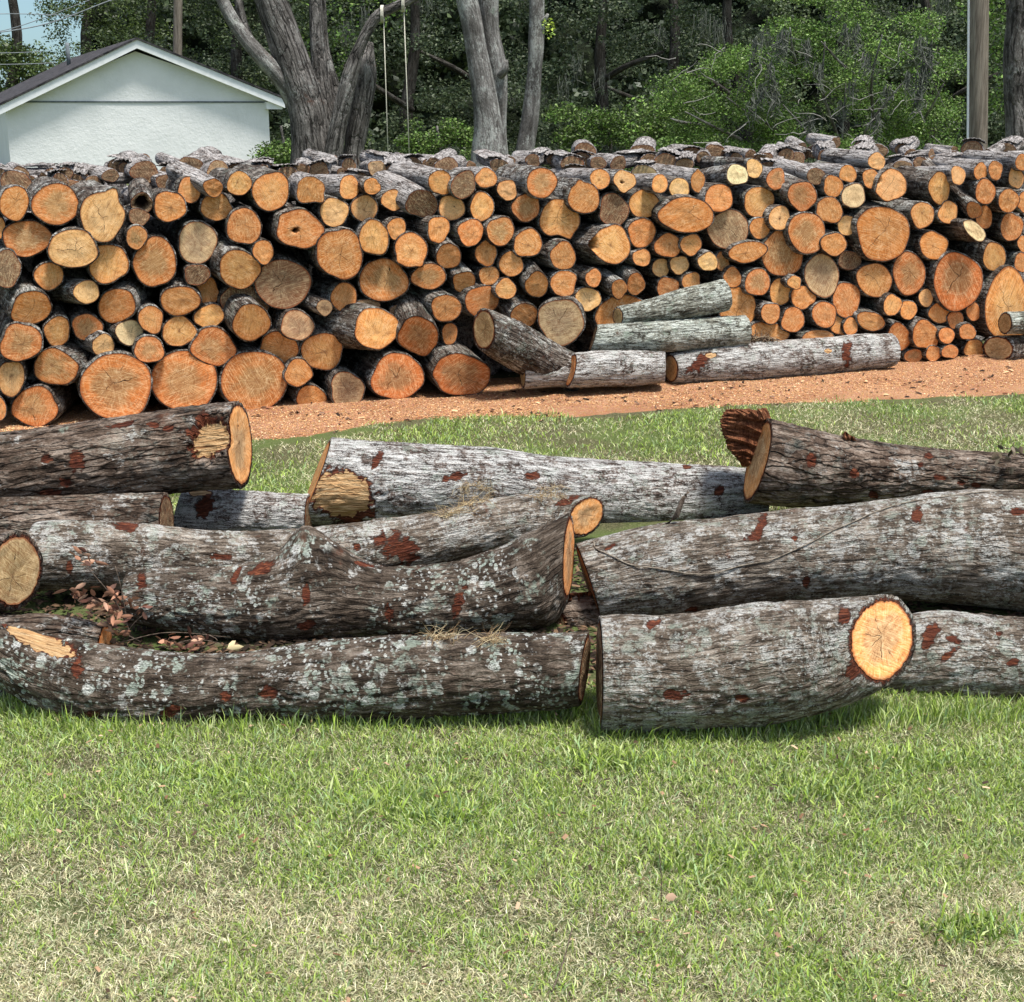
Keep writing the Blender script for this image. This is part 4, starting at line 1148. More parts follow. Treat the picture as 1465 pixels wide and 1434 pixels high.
# ------------------------------------------------------------ litter
def strands(N, centers, spread, L, r, cols, name, label, cat, group=None, up=.5):
    V = []; Fs = []; C = []
    for q in range(N):
        c = Vector(centers[R.randrange(len(centers))]); p = c+Vector((R.gauss(0, spread), R.gauss(0, spread*.6), abs(R.gauss(0, spread*.35))))
        d = Vector((R.gauss(0, 1), R.gauss(0, .8), R.gauss(0, up))).normalized(); l = R.uniform(.4, 1)*L; col = R.choice(cols); sh = R.uniform(.7, 1.2)
        pts = [p]; 
        for s in range(4):
            d = (d+Vector((R.gauss(0, .3), R.gauss(0, .3), R.gauss(0, .25)-.08))).normalized(); pts.append(pts[-1]+d*l/4)
        b = len(V)
        for s, pt in enumerate(pts):
            w = r*(1-.2*s)
            V += [pt+Vector((0, 0, w)), pt+Vector((w*.8, -w*.5, -w*.5)), pt+Vector((-w*.8, w*.5, -w*.5))]; C += [tuple(x*sh for x in col)]*3
        for s in range(4):
            for j in range(3): Fs.append((b+s*3+j, b+s*3+(j+1) % 3, b+s*3+3+(j+1) % 3, b+s*3+3+j))
    me = mesh(V, Fs, name); vattr(me, 'col', np.array(C), 'FLOAT_COLOR'); o = link(name, me, M['dry']); tag(o, label, cat, group)
    setpivot(o, Vector(centers[0])); return o
STR = [(.52, .40, .22), (.38, .26, .14), (.62, .52, .33), (.24, .15, .08)]
def hits(bv, pts):
    o = []
    for (x, y) in pts:
        h, _ = hit(bv, x, y)
        if h: o.append(h)
    return o
c = hits(bF, [(660, 700), (675, 694), (690, 700)]) + hits(bG, [(640, 738), (655, 732), (670, 722), (690, 718)])
strands(420, c, .022, .09, .0012, STR, 'straw_clump', "large tangle of dry straw on the middle of the bent grey log", 'straw', 'straw clumps caught on the logs')
c = hits(bG, [(770, 712), (785, 710), (800, 710)])+hits(bF, [(780, 700), (800, 698)])
strands(160, c, .016, .08, .0011, STR, 'straw_clump', "small dark straw wisp just left of the bent log's round cut face", 'straw', 'straw clumps caught on the logs')
c = hits(bA, [(625, 915), (640, 914), (700, 914), (712, 918)])
strands(260, c, .016, .08, .0010, STR, 'straw_clump', "dry straw draped over the top of the lowest curved log", 'straw', 'straw clumps caught on the logs')
def tube(pts, radii, name, mat, parent=None, n=8, cap=True, lcs=None):
    pts = [Vector(p) for p in pts]; V = []; Fs = []; lc = []; m = len(pts); s = 0
    for k, p in enumerate(pts):
        T = (pts[min(k+1, m-1)]-pts[max(k-1, 0)]).normalized(); a = Vector((0, 0, 1)) if abs(T.z) < .8 else Vector((1, 0, 0))
        Nn = T.cross(a).normalized(); Bb = T.cross(Nn)
        if k: s += (p-pts[k-1]).length
        for j in range(n):
            th = 2*math.pi*j/n; V.append(p+(Nn*math.cos(th)+Bb*math.sin(th))*radii[k]); lc.append((radii[k]*math.cos(th), radii[k]*math.sin(th), s))
    for k in range(m-1):
        for j in range(n): Fs.append((k*n+j, k*n+(j+1) % n, (k+1)*n+(j+1) % n, (k+1)*n+j))
    if cap: Fs.append(tuple(reversed(range(n)))); Fs.append(tuple((m-1)*n+j for j in range(n)))
    me = mesh(V, Fs, name); vattr(me, 'lc', lc, 'FLOAT_VECTOR'); vattr(me, 'scar', np.zeros(len(V))); vattr(me, 'wood', np.zeros(len(V)))
    return link(name, me, mat, parent)
M['twig'] = plain_noise_mat('twig_bark', (.05, .035, .025), (.17, .13, .10), 60, .5)
M['vine'] = plain_noise_mat('dry_vine', (.10, .08, .06), (.28, .24, .19), 60, .3)
# vine over the long log
pts = []
for (x, y) in [(850, 776), (853, 786), (875, 796), (900, 808), (930, 813), (960, 817), (990, 821), (1020, 820), (1060, 810), (1100, 801), (1130, 790), (1160, 776), (1190, 760), (1215, 750), (1240, 738), (1270, 727), (1300, 720), (1350, 712), (1400, 706), (1450, 703)]:
    h, n_ = hit(bD, x, y)
    if h: pts.append(h+n_*.004 if n_.dot(ray(x, y)) < 0 else h-n_*.004)
pc = catmull(pts, 80); v = tube(pc, [.0022]*80, 'dry_vine', M['vine'], n=6); tag(v, "thin dry vine stem draped along the very long silvery log", 'vine')
# branch stubs standing up
h, _ = hit(bD, 962, 752)
if h:
    s = tube([h+Vector((-.03, .03, -.02)), atY(968, 738, h.y+.02), atY(974, 722, h.y+.02), atY(978, 712, h.y+.02), atY(985, 704, h.y+.02)], [.013, .010, .009, .007, .005], 'branch_stub', M['twig'], logD, n=9)
    s.data.transform(Matrix.Translation(-logD.location))
def leaves(N, centers, spread, L, W, cols, name, parent, flat=.5, dirs=None):
    V = []; Fs = []; C = []
    for q in range(N):
        c = Vector(centers[R.randrange(len(centers))])+Vector((R.gauss(0, spread), R.gauss(0, spread*.5), R.gauss(0, spread*.7)))
        d = Vector((R.gauss(0, 1), R.gauss(0, .5), R.gauss(0, flat))).normalized(); nrm = Vector((R.gauss(0, .5), -1, R.gauss(0, .6))).normalized(); sd = d.cross(nrm).normalized()
        l = L*R.uniform(.7, 1.2); w = W*R.uniform(.8, 1.2); b = len(V); cl = nrm*l*R.uniform(-.15, .15)
        V += [c, c+d*l*.3+sd*w*.42-nrm*w*.15, c+d*l*.7+sd*w*.38+cl*.6-nrm*w*.15, c+d*l+cl, c+d*l*.7-sd*w*.38+cl*.6-nrm*w*.15, c+d*l*.3-sd*w*.42-nrm*w*.15, c+d*l*.5+cl*.3]
        Fs += [(b, b+1, b+6), (b+1, b+2, b+6), (b+2, b+3, b+6), (b+3, b+4, b+6), (b+4, b+5, b+6), (b+5, b, b+6)]
        col = R.choice(cols); sh = R.uniform(.75, 1.2); C += [tuple(x*sh for x in col)]*7
    me = mesh(V, Fs, name); vattr(me, 'col', np.array(C), 'FLOAT_COLOR'); return link(name, me, M['dry'], parent)
YL = hit(bH, 215, 850)[0].y-.04
e = empty('leafy_twig', atY(180, 915, YL)); tag(e, "fallen twigs with pinkish brown dead leaves by the knobby log's left end", 'twig')
DL = [(.30, .14, .085), (.42, .21, .13), (.16, .07, .05), (.55, .33, .22), (.36, .18, .11), (.10, .05, .035)]
for (a, b, c_) in [((190, 915), (165, 860), (110, 795)), ((185, 912), (175, 850), (165, 810)), ((200, 918), (150, 890), (100, 850)), ((175, 915), (205, 880), (270, 850)), ((170, 920), (240, 905), (330, 912)), ((230, 930), (280, 915), (345, 928)), ((260, 935), (310, 918), (290, 905))]:
    p = catmull([atY(a[0], a[1], YL), atY(b[0], b[1], YL-.02), atY(c_[0], c_[1], YL)], 10)
    tw = tube(p, list(np.linspace(.0022, .001, 10)), 'twig', M['twig'], e, n=5); tw.data.transform(Matrix.Translation(-e.location))
ctr = [atY(x, y, YL-.02) for (x, y) in [(120, 797), (135, 805), (105, 845), (112, 855), (128, 848), (130, 858), (160, 872), (165, 882), (150, 868), (183, 860), (198, 872), (165, 850), (180, 890), (178, 905), (150, 860), (160, 895), (168, 875)]]
l_ = leaves(90, ctr, .011, .042, .016, DL, 'leaf_spray', e); l_.data.transform(Matrix.Translation(-e.location))
ctr = [atY(x, y, YL-.06) for (x, y) in [(245, 918), (255, 922), (270, 915), (280, 925), (235, 912), (290, 920), (260, 928)]]
l_ = leaves(30, ctr, .012, .036, .015, DL, 'leaf_spray', e); l_.data.transform(Matrix.Translation(-e.location))
lf = leaves(3, [atY(325, 932, hit(bA, 325, 945)[0].y)+Vector((0, -.0, .008))], .006, .045, .02, [(.60, .48, .28)], 'dry_leaf', None, flat=.1); setpivot(lf, lf.data.vertices[0].co.copy()); tag(lf, "pale curled dead leaf in the dip of the lowest curved log", 'leaf')
lf = leaves(1, [atZ(968, 1292)+Vector((0, 0, .016))], .001, .034, .019, [(.42, .28, .19)], 'dry_leaf', None, flat=.4); setpivot(lf, lf.data.vertices[0].co.copy()); tag(lf, "single pale pinkish dead leaf lying on the front lawn", 'leaf')
# dead sprig on the upper right log
h, _ = hit(bE, 1440, 670); h = h or atY(1440, 665, 5)
e = empty('leafy_twig', h); tag(e, "dark dead sprig with withered leaves on the tapering log at the right edge", 'twig')
for (a, b, c_) in [((1480, 660), (1455, 645), (1428, 640)), ((1470, 655), (1450, 640), (1452, 632)), ((1480, 668), (1450, 662), (1432, 655))]:
    p = catmull([atY(a[0], a[1], h.y), atY(b[0], b[1], h.y-.03), atY(c_[0], c_[1], h.y-.03)], 8)
    tw = tube(p, list(np.linspace(.004, .0015, 8)), 'twig', M['twig'], e, n=5); tw.data.transform(Matrix.Translation(-e.location))
l_ = leaves(14, [atY(x, y, h.y-.04) for (x, y) in [(1436, 648), (1432, 658), (1442, 640), (1455, 640), (1450, 668)]], .012, .04, .02, [(.10, .08, .05), (.16, .12, .08), (.22, .18, .13)], 'leaf_spray', e, flat=1.2); l_.data.transform(Matrix.Translation(-e.location))
# bark rubble on the long silvery log by the pile
c = [atZ(x, 492, .22) for x in (1066, 1078, 1090, 1100)]
_Y = atZ(1080, 545).y+.12
strands(260, [atY(x, 487, _Y) for x in (1064, 1075, 1088, 1098)], .03, .11, .003, [(.10, .06, .04), (.20, .14, .10), (.42, .32, .2), (.05, .03, .02)], 'bark_debris', "tangled dark bark strips on the silvery log with the red band", 'bark')
# stick in the lawn
P0, P1 = atZ(790, 1425), atZ(818, 1357)
s = tube(catmull([P0+Vector((0, 0, .01)), (P0+P1)/2+Vector((.004, 0, .03)), P1+Vector((0, 0, .05))], 12), [.0014]*12, 'grass_stalk', M['twig'], n=5); tag(s, "single dark dead stalk leaning in the lawn near the bottom edge", 'stalk', 'dark stalks in the lawn')
P0 = atZ(946, 1290)
s = tube(catmull([P0, P0+Vector((-.002, 0, .06)), P0+Vector((-.006, .01, .11))], 10), [.0011]*10, 'grass_stalk', M['twig'], n=5); tag(s, "thin upright stalk standing in the lawn by the pale leaf", 'stalk', 'dark stalks in the lawn')
# ------------------------------------------------------------ house
M['stucco'] = (lambda t: t.fin(t.mix(t.ss(t.noise(t.n('TexCoord').outputs['Object'], 1.2, 5, .6), .3, .7), (.68, .695, .68), (.75, .76, .745)), .9, t.bump(t.noise(t.n('TexCoord').outputs['Object'], 9, 5, .7), .45, .04), .1))(NT('white_stucco'))
M['trim'] = plain_noise_mat('white_trim', (.68, .70, .70), (.76, .78, .78), 6, .05, .6)
M['shingle'] = plain_noise_mat('dark_shingles', (.018, .017, .020), (.07, .065, .068), 5, .8, .95, .03)
M['line'] = plain_noise_mat('grey_joint', (.10, .12, .13), (.16, .18, .19), 9, .1)
def box(V, Fs, lo, hi):
    b = len(V); (x0, y0, z0), (x1, y1, z1) = lo, hi
    V += [(x0, y0, z0), (x1, y0, z0), (x1, y1, z0), (x0, y1, z0), (x0, y0, z1), (x1, y0, z1), (x1, y1, z1), (x0, y1, z1)]
    Fs += [(b, b+3, b+2, b+1), (b+4, b+5, b+6, b+7), (b, b+1, b+5, b+4), (b+1, b+2, b+6, b+5), (b+2, b+3, b+7, b+6), (b+3, b, b+4, b+7)]
HY = 45.0; yaw = rad(25)
# house frame: local x along the gable front, y back, origin at the right front corner
O = atY(388.5, 250, HY); O.z = 0
Lft = onplane(7, 150, O, Vector((math.sin(rad(6)), -math.cos(rad(6)), 0)))
fx = Vector((O.x-Lft.x, O.y-Lft.y, 0)); W = fx.length; fx.normalize(); fy = Vector((-math.sin(yaw), math.cos(yaw), 0))
def HM(x, y, z): return tuple(O + fx*x + fy*y + Vector((0, 0, z)))
pk = onplane(193, 68, O, Vector((fx.y, -fx.x, 0))); zp = pk.z; xp = (pk-O).dot(fx); ez = atY(388, 138, HY).z; DP = 14.0
ezl = onplane(8, 150, O, Vector((fx.y, -fx.x, 0))).z
hs = empty('white_house', O); tag(hs, "white stucco house with a gable end and dark shingle roof behind the pile", 'house')
def hpart(name, V, Fs, mat, label=None):
    me = mesh([Vector(HM(*v))-O for v in V], Fs, name); o = link(name, me, mat, hs, smooth=False)
    if label: o['label'] = label
    return o
zt = zp-.12
V = [(-W, 0, -.1), (0, 0, -.1), (0, 0, ez), (xp, 0, zt), (-W, 0, ezl), (-W, DP, -.1), (0, DP, -.1), (0, DP, ez), (xp, DP, zt), (-W, DP, ezl)]
hpart('wall', V, [(0, 1, 2, 3, 4), (9, 8, 7, 6, 5), (1, 6, 7, 2), (5, 0, 4, 9)], M['stucco'])
V = []; Fs = []; jz = onplane(200, 146, O, Vector((fx.y, -fx.x, 0))).z; box(V, Fs, (-W+.02, -.03, jz-.025), (-.02, -.003, jz+.025)); hpart('joint_strip', V, Fs, M['line'])
OV = .35
def slab(xa, za, xb, zb, y0, y1, th, name, mat):
    V = [(xa, y0, za), (xb, y0, zb), (xb, y1, zb), (xa, y1, za), (xa, y0, za-th), (xb, y0, zb-th), (xb, y1, zb-th), (xa, y1, za-th)]
    return hpart(name, V, [(0, 1, 2, 3), (7, 6, 5, 4), (4, 5, 1, 0), (5, 6, 2, 1), (6, 7, 3, 2), (7, 4, 0, 3)], mat)
er = onplane(404, 140, O, Vector((fx.y, -fx.x, 0))); el = onplane(-6, 150, O, Vector((fx.y, -fx.x, 0)))
xr, zr = (er-O).dot(fx), er.z; xl, zl = (el-O).dot(fx), el.z; zpk = zp+.28
slab(xp, zpk, xr, zr, -OV-.08, DP+OV, .06, 'roof', M['shingle']); slab(xl, zl, xp, zpk, -OV-.08, DP+OV, .06, 'roof', M['shingle'])
slab(xp, zpk-.062, xr-.03, zr-.062, -OV-.03, -OV+.08, .26, 'fascia', M['trim']); slab(xl+.03, zl-.062, xp, zpk-.062, -OV-.03, -OV+.08, .26, 'fascia', M['trim'])
slab(xp, zpk-.09, xr-.06, zr-.09, -OV+.083, DP, .04, 'soffit', M['trim']); slab(xl+.06, zl-.09, xp, zpk-.09, -OV+.083, DP, .04, 'soffit', M['trim'])
V = []; Fs = []; box(V, Fs, (-.12, -OV+.085, zr-.36), (xr-.08, .0, zr-.13)); hpart('eave_box', V, Fs, M['trim'])
V = []; Fs = []; vx = onplane(137, 50, O, fy); 
vt = tube([HM(xp-1.3, 6, zpk-.7), HM(xp-1.3, 6, zpk+.15)], [.07, .07], 'vent_pipe', M['line'], hs, n=10); vt.data.transform(Matrix.Translation(-O))

# ------------------------------------------------------------ trees
def leafcloud(N, clumps, size, cols, name, parent, seed=0, aspect=.55, mat='leaf', per=None):
    """N small leaves spread through the clumps' volumes: clumps = (x,y,z,rx,ry,rz)"""
    rs = np.random.RandomState(seed); K = np.array(clumps, float); w = (K[:, 3]*K[:, 4]*K[:, 5])**.7; w /= w.sum()
    ci = rs.choice(len(K), N, p=w); d = rs.normal(0, 1, (N, 3)); d /= np.linalg.norm(d, axis=1)[:, None]
    r = rs.uniform(0, 1, N)**.42; P = K[ci, :3]+d*r[:, None]*K[ci, 3:]
    P += .25*K[ci, 3:].mean(1)[:, None]*np.stack([fbm(P*.9+7*q, 2, 60+q) for q in range(3)], 1)
    hole = fbm(P*(.55/size**.3), 3, 70+seed % 5); keep = (hole > -.22) | (N < 500); P = P[keep]; ci = ci[keep]; n = len(P)
    a = rs.normal(0, 1, (n, 3)); a[:, 2] *= .6; a /= np.linalg.norm(a, axis=1)[:, None]
    b = rs.normal(0, 1, (n, 3)); b -= a*(a*b).sum(1)[:, None]; b /= np.linalg.norm(b, axis=1)[:, None]
    l = size*rs.uniform(.6, 1.3, n)[:, None]; c = np.cross(a, b)
    V = np.stack([P-a*l*.5, P+b*l*aspect*.5+c*l*.08, P+a*l*.5, P-b*l*aspect*.5+c*l*.08], 1).reshape(-1, 3)
    me = fastmesh(V, np.full(n, 4), np.arange(n*4), name)
    cc = np.array(cols)[rs.randint(0, len(cols), n)]*rs.uniform(.7, 1.3, (n, 1))
    tone = 1+.35*fbm(P*1.1, 2, 81)[:, None]; cc = np.clip(cc*tone, 0.004, 1)
    vattr(me, 'col', np.repeat(cc, 4, 0), 'FLOAT_COLOR')
    o = link(name, me, M[mat], parent, smooth=False); return o
def stem(parent, pts, name='trunk', mat='bark_tree', n=20, sub=26, rough=.06, seed=0):
    """pts: (px,py,Y,width_px)"""
    P = []
    for (x, y, Y, w) in pts:
        p = atY(x, y, Y); P.append((p.x, p.y, p.z, w/2*zdist(p)/F))
    D = catmull(P, sub); V = []; Fs = []; lc = []; s = 0
    for k in range(sub):
        a, b = D[max(k-1, 0), :3], D[min(k+1, sub-1), :3]; T = Vector(b-a).normalized(); ref = Vector((0, 1, 0)); Nn = T.cross(ref).normalized(); Bb = T.cross(Nn)
        if k: s += float(np.linalg.norm(D[k, :3]-D[k-1, :3]))
        for j in range(n):
            th = 2*math.pi*j/n; r = D[k, 3]; V.append(Vector(D[k, :3])+(Nn*math.cos(th)+Bb*math.sin(th))*r); lc.append((r*math.cos(th), r*math.sin(th), s+seed))
    V = np.array([tuple(v) for v in V]); lc = np.array(lc); cen = np.repeat(D[:, :3], n, 0); r = np.repeat(D[:, 3], n)
    V = cen+(V-cen)*(1+rough*fbm(lc*np.array([5, 5, 1.6]), 3, 3)*2)[:, None]
    for k in range(sub-1):
        for j in range(n): Fs.append((k*n+j, k*n+(j+1) % n, (k+1)*n+(j+1) % n, (k+1)*n+j))
    Fs.append(tuple((sub-1)*n+j for j in range(n)))
    me = mesh(V, Fs, name); vattr(me, 'lc', lc, 'FLOAT_VECTOR'); vattr(me, 'scar', np.zeros(len(V))); vattr(me, 'wood', np.zeros(len(V)))
    o = link(name, me, M[mat], parent); o.data.transform(Matrix.Translation(-parent.location)); return o
M['bark_oak'] = bark_mat('bark_dark_oak', (.012, .011, .009), (.045, .040, .034), (.10, .095, .085), lich=.2, scale=.4, green=.2, spots=0, crack=.5, white=(.16, .17, .15))
DG = [(.040, .062, .030), (.055, .080, .036), (.070, .098, .044), (.034, .050, .028), (.090, .112, .055)]
MG = [(.055, .085, .022), (.075, .115, .028), (.10, .145, .035), (.045, .066, .022)]
BG = [(.09, .18, .028), (.12, .23, .038), (.17, .29, .05), (.06, .115, .02), (.22, .31, .09)]
def tree_root(x, Y, name, label, group=None, cat='tree'):
    p = atY(x, 200, Y); p.z = 0; e = empty(name, p); tag(e, label, cat, group); return e
def rel(e, o): o.data.transform(Matrix.Translation(-e.location)); return o
# dark multi-stemmed tree, with the swing's limb
Y = 22.0
t1 = tree_root(460, Y, 'forked_tree', "dark grey tree forking low into several leaning trunks right of the house")
stem(t1, [(447, 330, Y, 74), (446, 228, Y, 60), (441, 170, Y, 54), (425, 110, Y, 51), (405, 50, Y, 48), (386, 0, Y, 44), (366, -60, Y, 38)], seed=1)
stem(t1, [(446, 200, Y+.25, 30), (408, 122, Y-.05, 27), (372, 80, Y-.2, 23), (340, 40, Y-.2, 20), (318, 0, Y-.2, 17), (300, -50, Y-.2, 14)], 'limb', 'bark_pale', seed=2)
stem(t1, [(368, 76, Y-.2, 14), (354, 50, Y, 13), (345, 20, Y, 12), (335, -30, Y, 10)], 'limb', seed=22)
stem(t1, [(476, 330, Y+.3, 60), (472, 230, Y+.3, 44), (463, 150, Y+.3, 30), (455, 80, Y+.3, 22), (451, 0, Y+.3, 18), (450, -50, Y+.3, 15)], seed=3)
stem(t1, [(482, 150, Y+.5, 26), (466, 80, Y+.5, 15), (461, 20, Y+.5, 12), (460, -40, Y+.5, 10)], 'limb', seed=4)
stem(t1, [(505, 330, Y+.1, 60), (505, 235, Y+.1, 30), (512, 180, Y+.1, 32), (521, 120, Y+.1, 32), (522, 90, Y+.1, 30), (530, 60, Y+.1, 9)], seed=5)
stem(t1, [(470, 260, Y-.3, 30), (484, 180, Y-.3, 24), (502, 105, Y-.3, 22), (516, 65, Y-.3, 16), (538, 25, Y-.3, 15), (565, 10, Y-.3, 13), (590, -2, Y-.3, 12), (640, -30, Y-.3, 9)], 'limb', seed=6)
c1 = []
for (x, y, r) in [(440, 60, .35), (500, 100, .3), (480, 50, .45), (560, 20, .3), (425, 110, .2), (540, -40, .8), (400, -60, .9), (480, -90, 1.2), (330, -70, .8)]:
    p = atY(x, y, Y+1.2); c1.append((p.x, p.y, p.z, r, r, r))
rel(t1, leafcloud(5000, c1, .07, BG+MG, 'crown', t1, 3))
def rope(e, x0, y0, x1, y1, Y, w=.015):
    a, b = atY(x0, y0, Y), atY(x1, y1, Y); o = tube([a, (a+b)/2, b], [w/2]*3, 'rope', M['rope'], e, n=8); rel(e, o)
M['rope'] = plain_noise_mat('pale_rope', (.42, .40, .32), (.62, .60, .50), 60, .3)
sw = empty('rope_swing', atY(568, 250, Y-.3)); tag(sw, "rope swing of two pale ropes hanging from the dark tree's limb", 'swing')
rope(sw, 548.5, 18, 556.5, 262, Y-.3); rope(sw, 577.5, 6, 587, 262, Y-.3)
for (x, y) in ((547, 20), (577, 5)):
    for k in range(3):
        cpt = atY(x+k*1.4-1.4, y, Y-.3); o = tube([cpt+Vector((.0, math.cos(q)*.11, math.sin(q)*.12)) for q in np.linspace(0, 6.28, 14)], [.011]*14, 'rope_loop', M['rope'], sw, n=6); rel(sw, o)
a, b = atY(552, 262, Y-.3), atY(592, 262, Y-.3); V = []; Fs = []; box(V, Fs, (a.x, a.y-.12, a.z-.02), (b.x, a.y+.12, a.z+.02)); rel(sw, link('seat', mesh(V, Fs), M['twig'], sw, smooth=False))
# pale twin trunk and slim leaning tree
Y = 19.0
t2 = tree_root(700, Y, 'pale_tree', "smooth pale grey tree with two trunks fused together near the middle")
stem(t2, [(700, 330, Y, 66), (700, 225, Y, 52), (698, 180, Y, 40), (690, 120, Y, 34), (680, 60, Y, 30), (668, 0, Y, 31), (655, -60, Y, 30)], mat='bark_pale', seed=7, n=26)
stem(t2, [(712, 330, Y+.2, 50), (712, 225, Y+.2, 30), (714, 180, Y+.2, 22), (714, 130, Y+.2, 24), (710, 95, Y+.2, 30), (702, 50, Y+.2, 28), (698, 0, Y+.2, 30), (696, -60, Y+.2, 30)], mat='bark_pale', seed=8, n=26)
stem(t2, [(716, 108, Y+.1, 12), (722, 100, Y, 11), (724, 86, Y, 6)], 'branch_stub', mat='bark_pale', seed=9, sub=8)
t3 = tree_root(758, Y, 'slim_tree', "slim pale trunk leaning right beside the twin trunk")
stem(t3, [(745, 330, Y+.6, 36), (750, 222, Y+.6, 28), (758, 170, Y+.6, 25), (764, 110, Y+.6, 21), (767, 60, Y+.6, 23), (768, 0, Y+.6, 21), (768, -60, Y+.6, 20)], mat='bark_pale', seed=10, n=22)
stem(t3, [(770, 35, Y+.6, 10), (780, 27, Y+.5, 7), (784, 20, Y+.5, 4)], 'branch_stub', mat='bark_pale', seed=11, sub=8)
pp = atY(766, 40, Y+.3); rel(t3, leafcloud(60, [(pp.x+.18, pp.y, pp.z, .1, .1, .15)], .05, [(.4, .5, .08), (.3, .42, .1)], 'leaf_sprig', t3, 5))
# trunk at the right edge and wooden utility pole
Y = 17.0
t4 = tree_root(1457, Y, 'edge_tree', "grey tree trunk standing at the right edge behind the pole")
stem(t4, [(1460, 330, Y, 50), (1457, 205, Y, 36), (1454, 150, Y, 32), (1453, 80, Y, 34), (1458, 30, Y, 34), (1462, -40, Y, 40)], mat='bark_tree', seed=12)
stem(t4, [(1449, 30, Y, 14), (1446, 10, Y, 12), (1440, -20, Y, 10)], 'limb', seed=13)
cc = []
for (x, y, r) in [(1425, 60, .35), (1435, 120, .3), (1425, -10, .5), (1420, 150, .2)]:
    p = atY(x, y, Y+1.5); cc.append((p.x, p.y, p.z, r, r, r))
rel(t4, leafcloud(2500, cc, .06, MG+BG, 'crown', t4, 9))
def pole_mat():
    t = NT('weathered_pole'); tc = t.n('TexCoord').outputs['Object']
    n = t.noise(t.vmath('MULTIPLY', tc, (1, 1, .04)), 60, 6, .7); n2 = t.noise(t.vmath('MULTIPLY', tc, (1, 1, .1)), 9, 4, .6)
    c = t.ramp(t.math('ADD', t.math('MULTIPLY', n, .6), t.math('MULTIPLY', n2, .4)), [(.35, (.05, .042, .032)), (.5, (.17, .145, .115)), (.65, (.28, .25, .20))])
    return t.fin(c, .9, t.bump(n, .7, .02), .1)
M['pole'] = pole_mat()
def pole(x0, x1, Y, label, topz, wire=False):
    b = atY((x0+x1)/2, 180, Y); b.z = 0; r = (x1-x0)/2*zdist(b)/F; e = empty('utility_pole', b); tag(e, label, 'pole', 'wooden utility poles')
    v0 = atY((x0+x1)/2-1.2, 250, Y); v1 = atY((x0+x1)/2+1.0, 0, Y); sl = (v1-v0)/(v1.z-v0.z)
    pts = [Vector((sl.x*(z_-1.5), 0, z_)) for z_ in np.linspace(-.2, topz, 21)]
    o = tube(pts, [r*(1.04-.06*k/20) for k in range(21)], 'shaft', M['pole'], e, n=24)
    if wire: w = tube([p_+Vector((-r-.010, -.02, 0)) for p_ in pts], [.014]*21, 'conduit', M['trim'], e, n=8); w['label'] = "thin pale conduit up the pole's side"
    return e
pole(1387, 1413, 15.0, "weathered wooden utility pole with a pale wire down its left side", 9, True)
pole(247, 259, 52.0, "distant wooden pole rising behind the house roof", 13)

# bright bush-like small tree at right
Y = 27.0
b1 = tree_root(1170, Y, 'small_tree', "bright green spreading small tree hung with grey moss at right")
cl = []
rs = random.Random(4)
for q in range(150):
    x = rs.uniform(950, 1370); 
    top = np.interp(x, [930, 985, 1070, 1110, 1160, 1250, 1320, 1360, 1380], [150, 95, 70, 10, -60, -60, 10, 90, 170])
    y = rs.uniform(top, 235); r = rs.uniform(.22, .5); p = atY(x, y, Y+rs.uniform(-1.3, 1.3)); cl.append((p.x, p.y, p.z, r*1.2, r, r*.6))
rel(b1, leafcloud(80000, cl, .055, BG+BG+MG, 'crown', b1, 12, .5))
for q, (x0, y0, x1, y1) in enumerate([(1200, 330, 1210, 120), (1190, 250, 1120, 150), (1215, 240, 1290, 120), (1200, 200, 1180, 60), (1250, 180, 1262, 50), (1120, 190, 1040, 140), (1060, 200, 980, 160), (1240, 120, 1175, 60), (1300, 200, 1350, 120), (1010, 180, 960, 170), (1150, 120, 1130, 40)]):
    stem(b1, [(x0, y0, Y, 12 if q < 1 else 5), ((x0+x1)/2+rs.uniform(-14, 14), (y0+y1)/2, Y-.9, 4), (x1, y1, Y-1.35, 2.0)], 'limb' if q else 'trunk', mat='bark_pale', seed=30+q, n=8, sub=14)
V = []; Fs = []; 
for q in range(55):   # bare pale twigs that show on the outside
    x, y = rs.uniform(955, 1340), rs.uniform(60, 205); p = atY(x, y, Y-1.5); d = Vector((rs.gauss(0, 1), rs.gauss(0, .3), rs.gauss(0, .5))).normalized(); pts = [p]
    for s in range(5): d = (d+Vector((rs.gauss(0, .35), 0, rs.gauss(0, .35)))).normalized(); pts.append(pts[-1]+d*rs.uniform(.06, .16))
    b = len(V)
    for s, pt in enumerate(pts):
        w = .008*(1-.13*s); V += [pt+Vector((0, 0, w)), pt+Vector((w, -w, -w)), pt+Vector((-w, w, -w))]
    for s in range(5):
        for j in range(3): Fs.append((b+s*3+j, b+s*3+(j+1) % 3, b+s*3+3+(j+1) % 3, b+s*3+3+j))
M['paletwig'] = plain_noise_mat('pale_twigs', (.15, .145, .13), (.28, .27, .25), 20, .2)
rel(b1, link('twigs', mesh(V, Fs), M['paletwig'], b1))
M['moss'] = plain_noise_mat('spanish_moss', (.06, .066, .055), (.14, .15, .125), 12, .4)
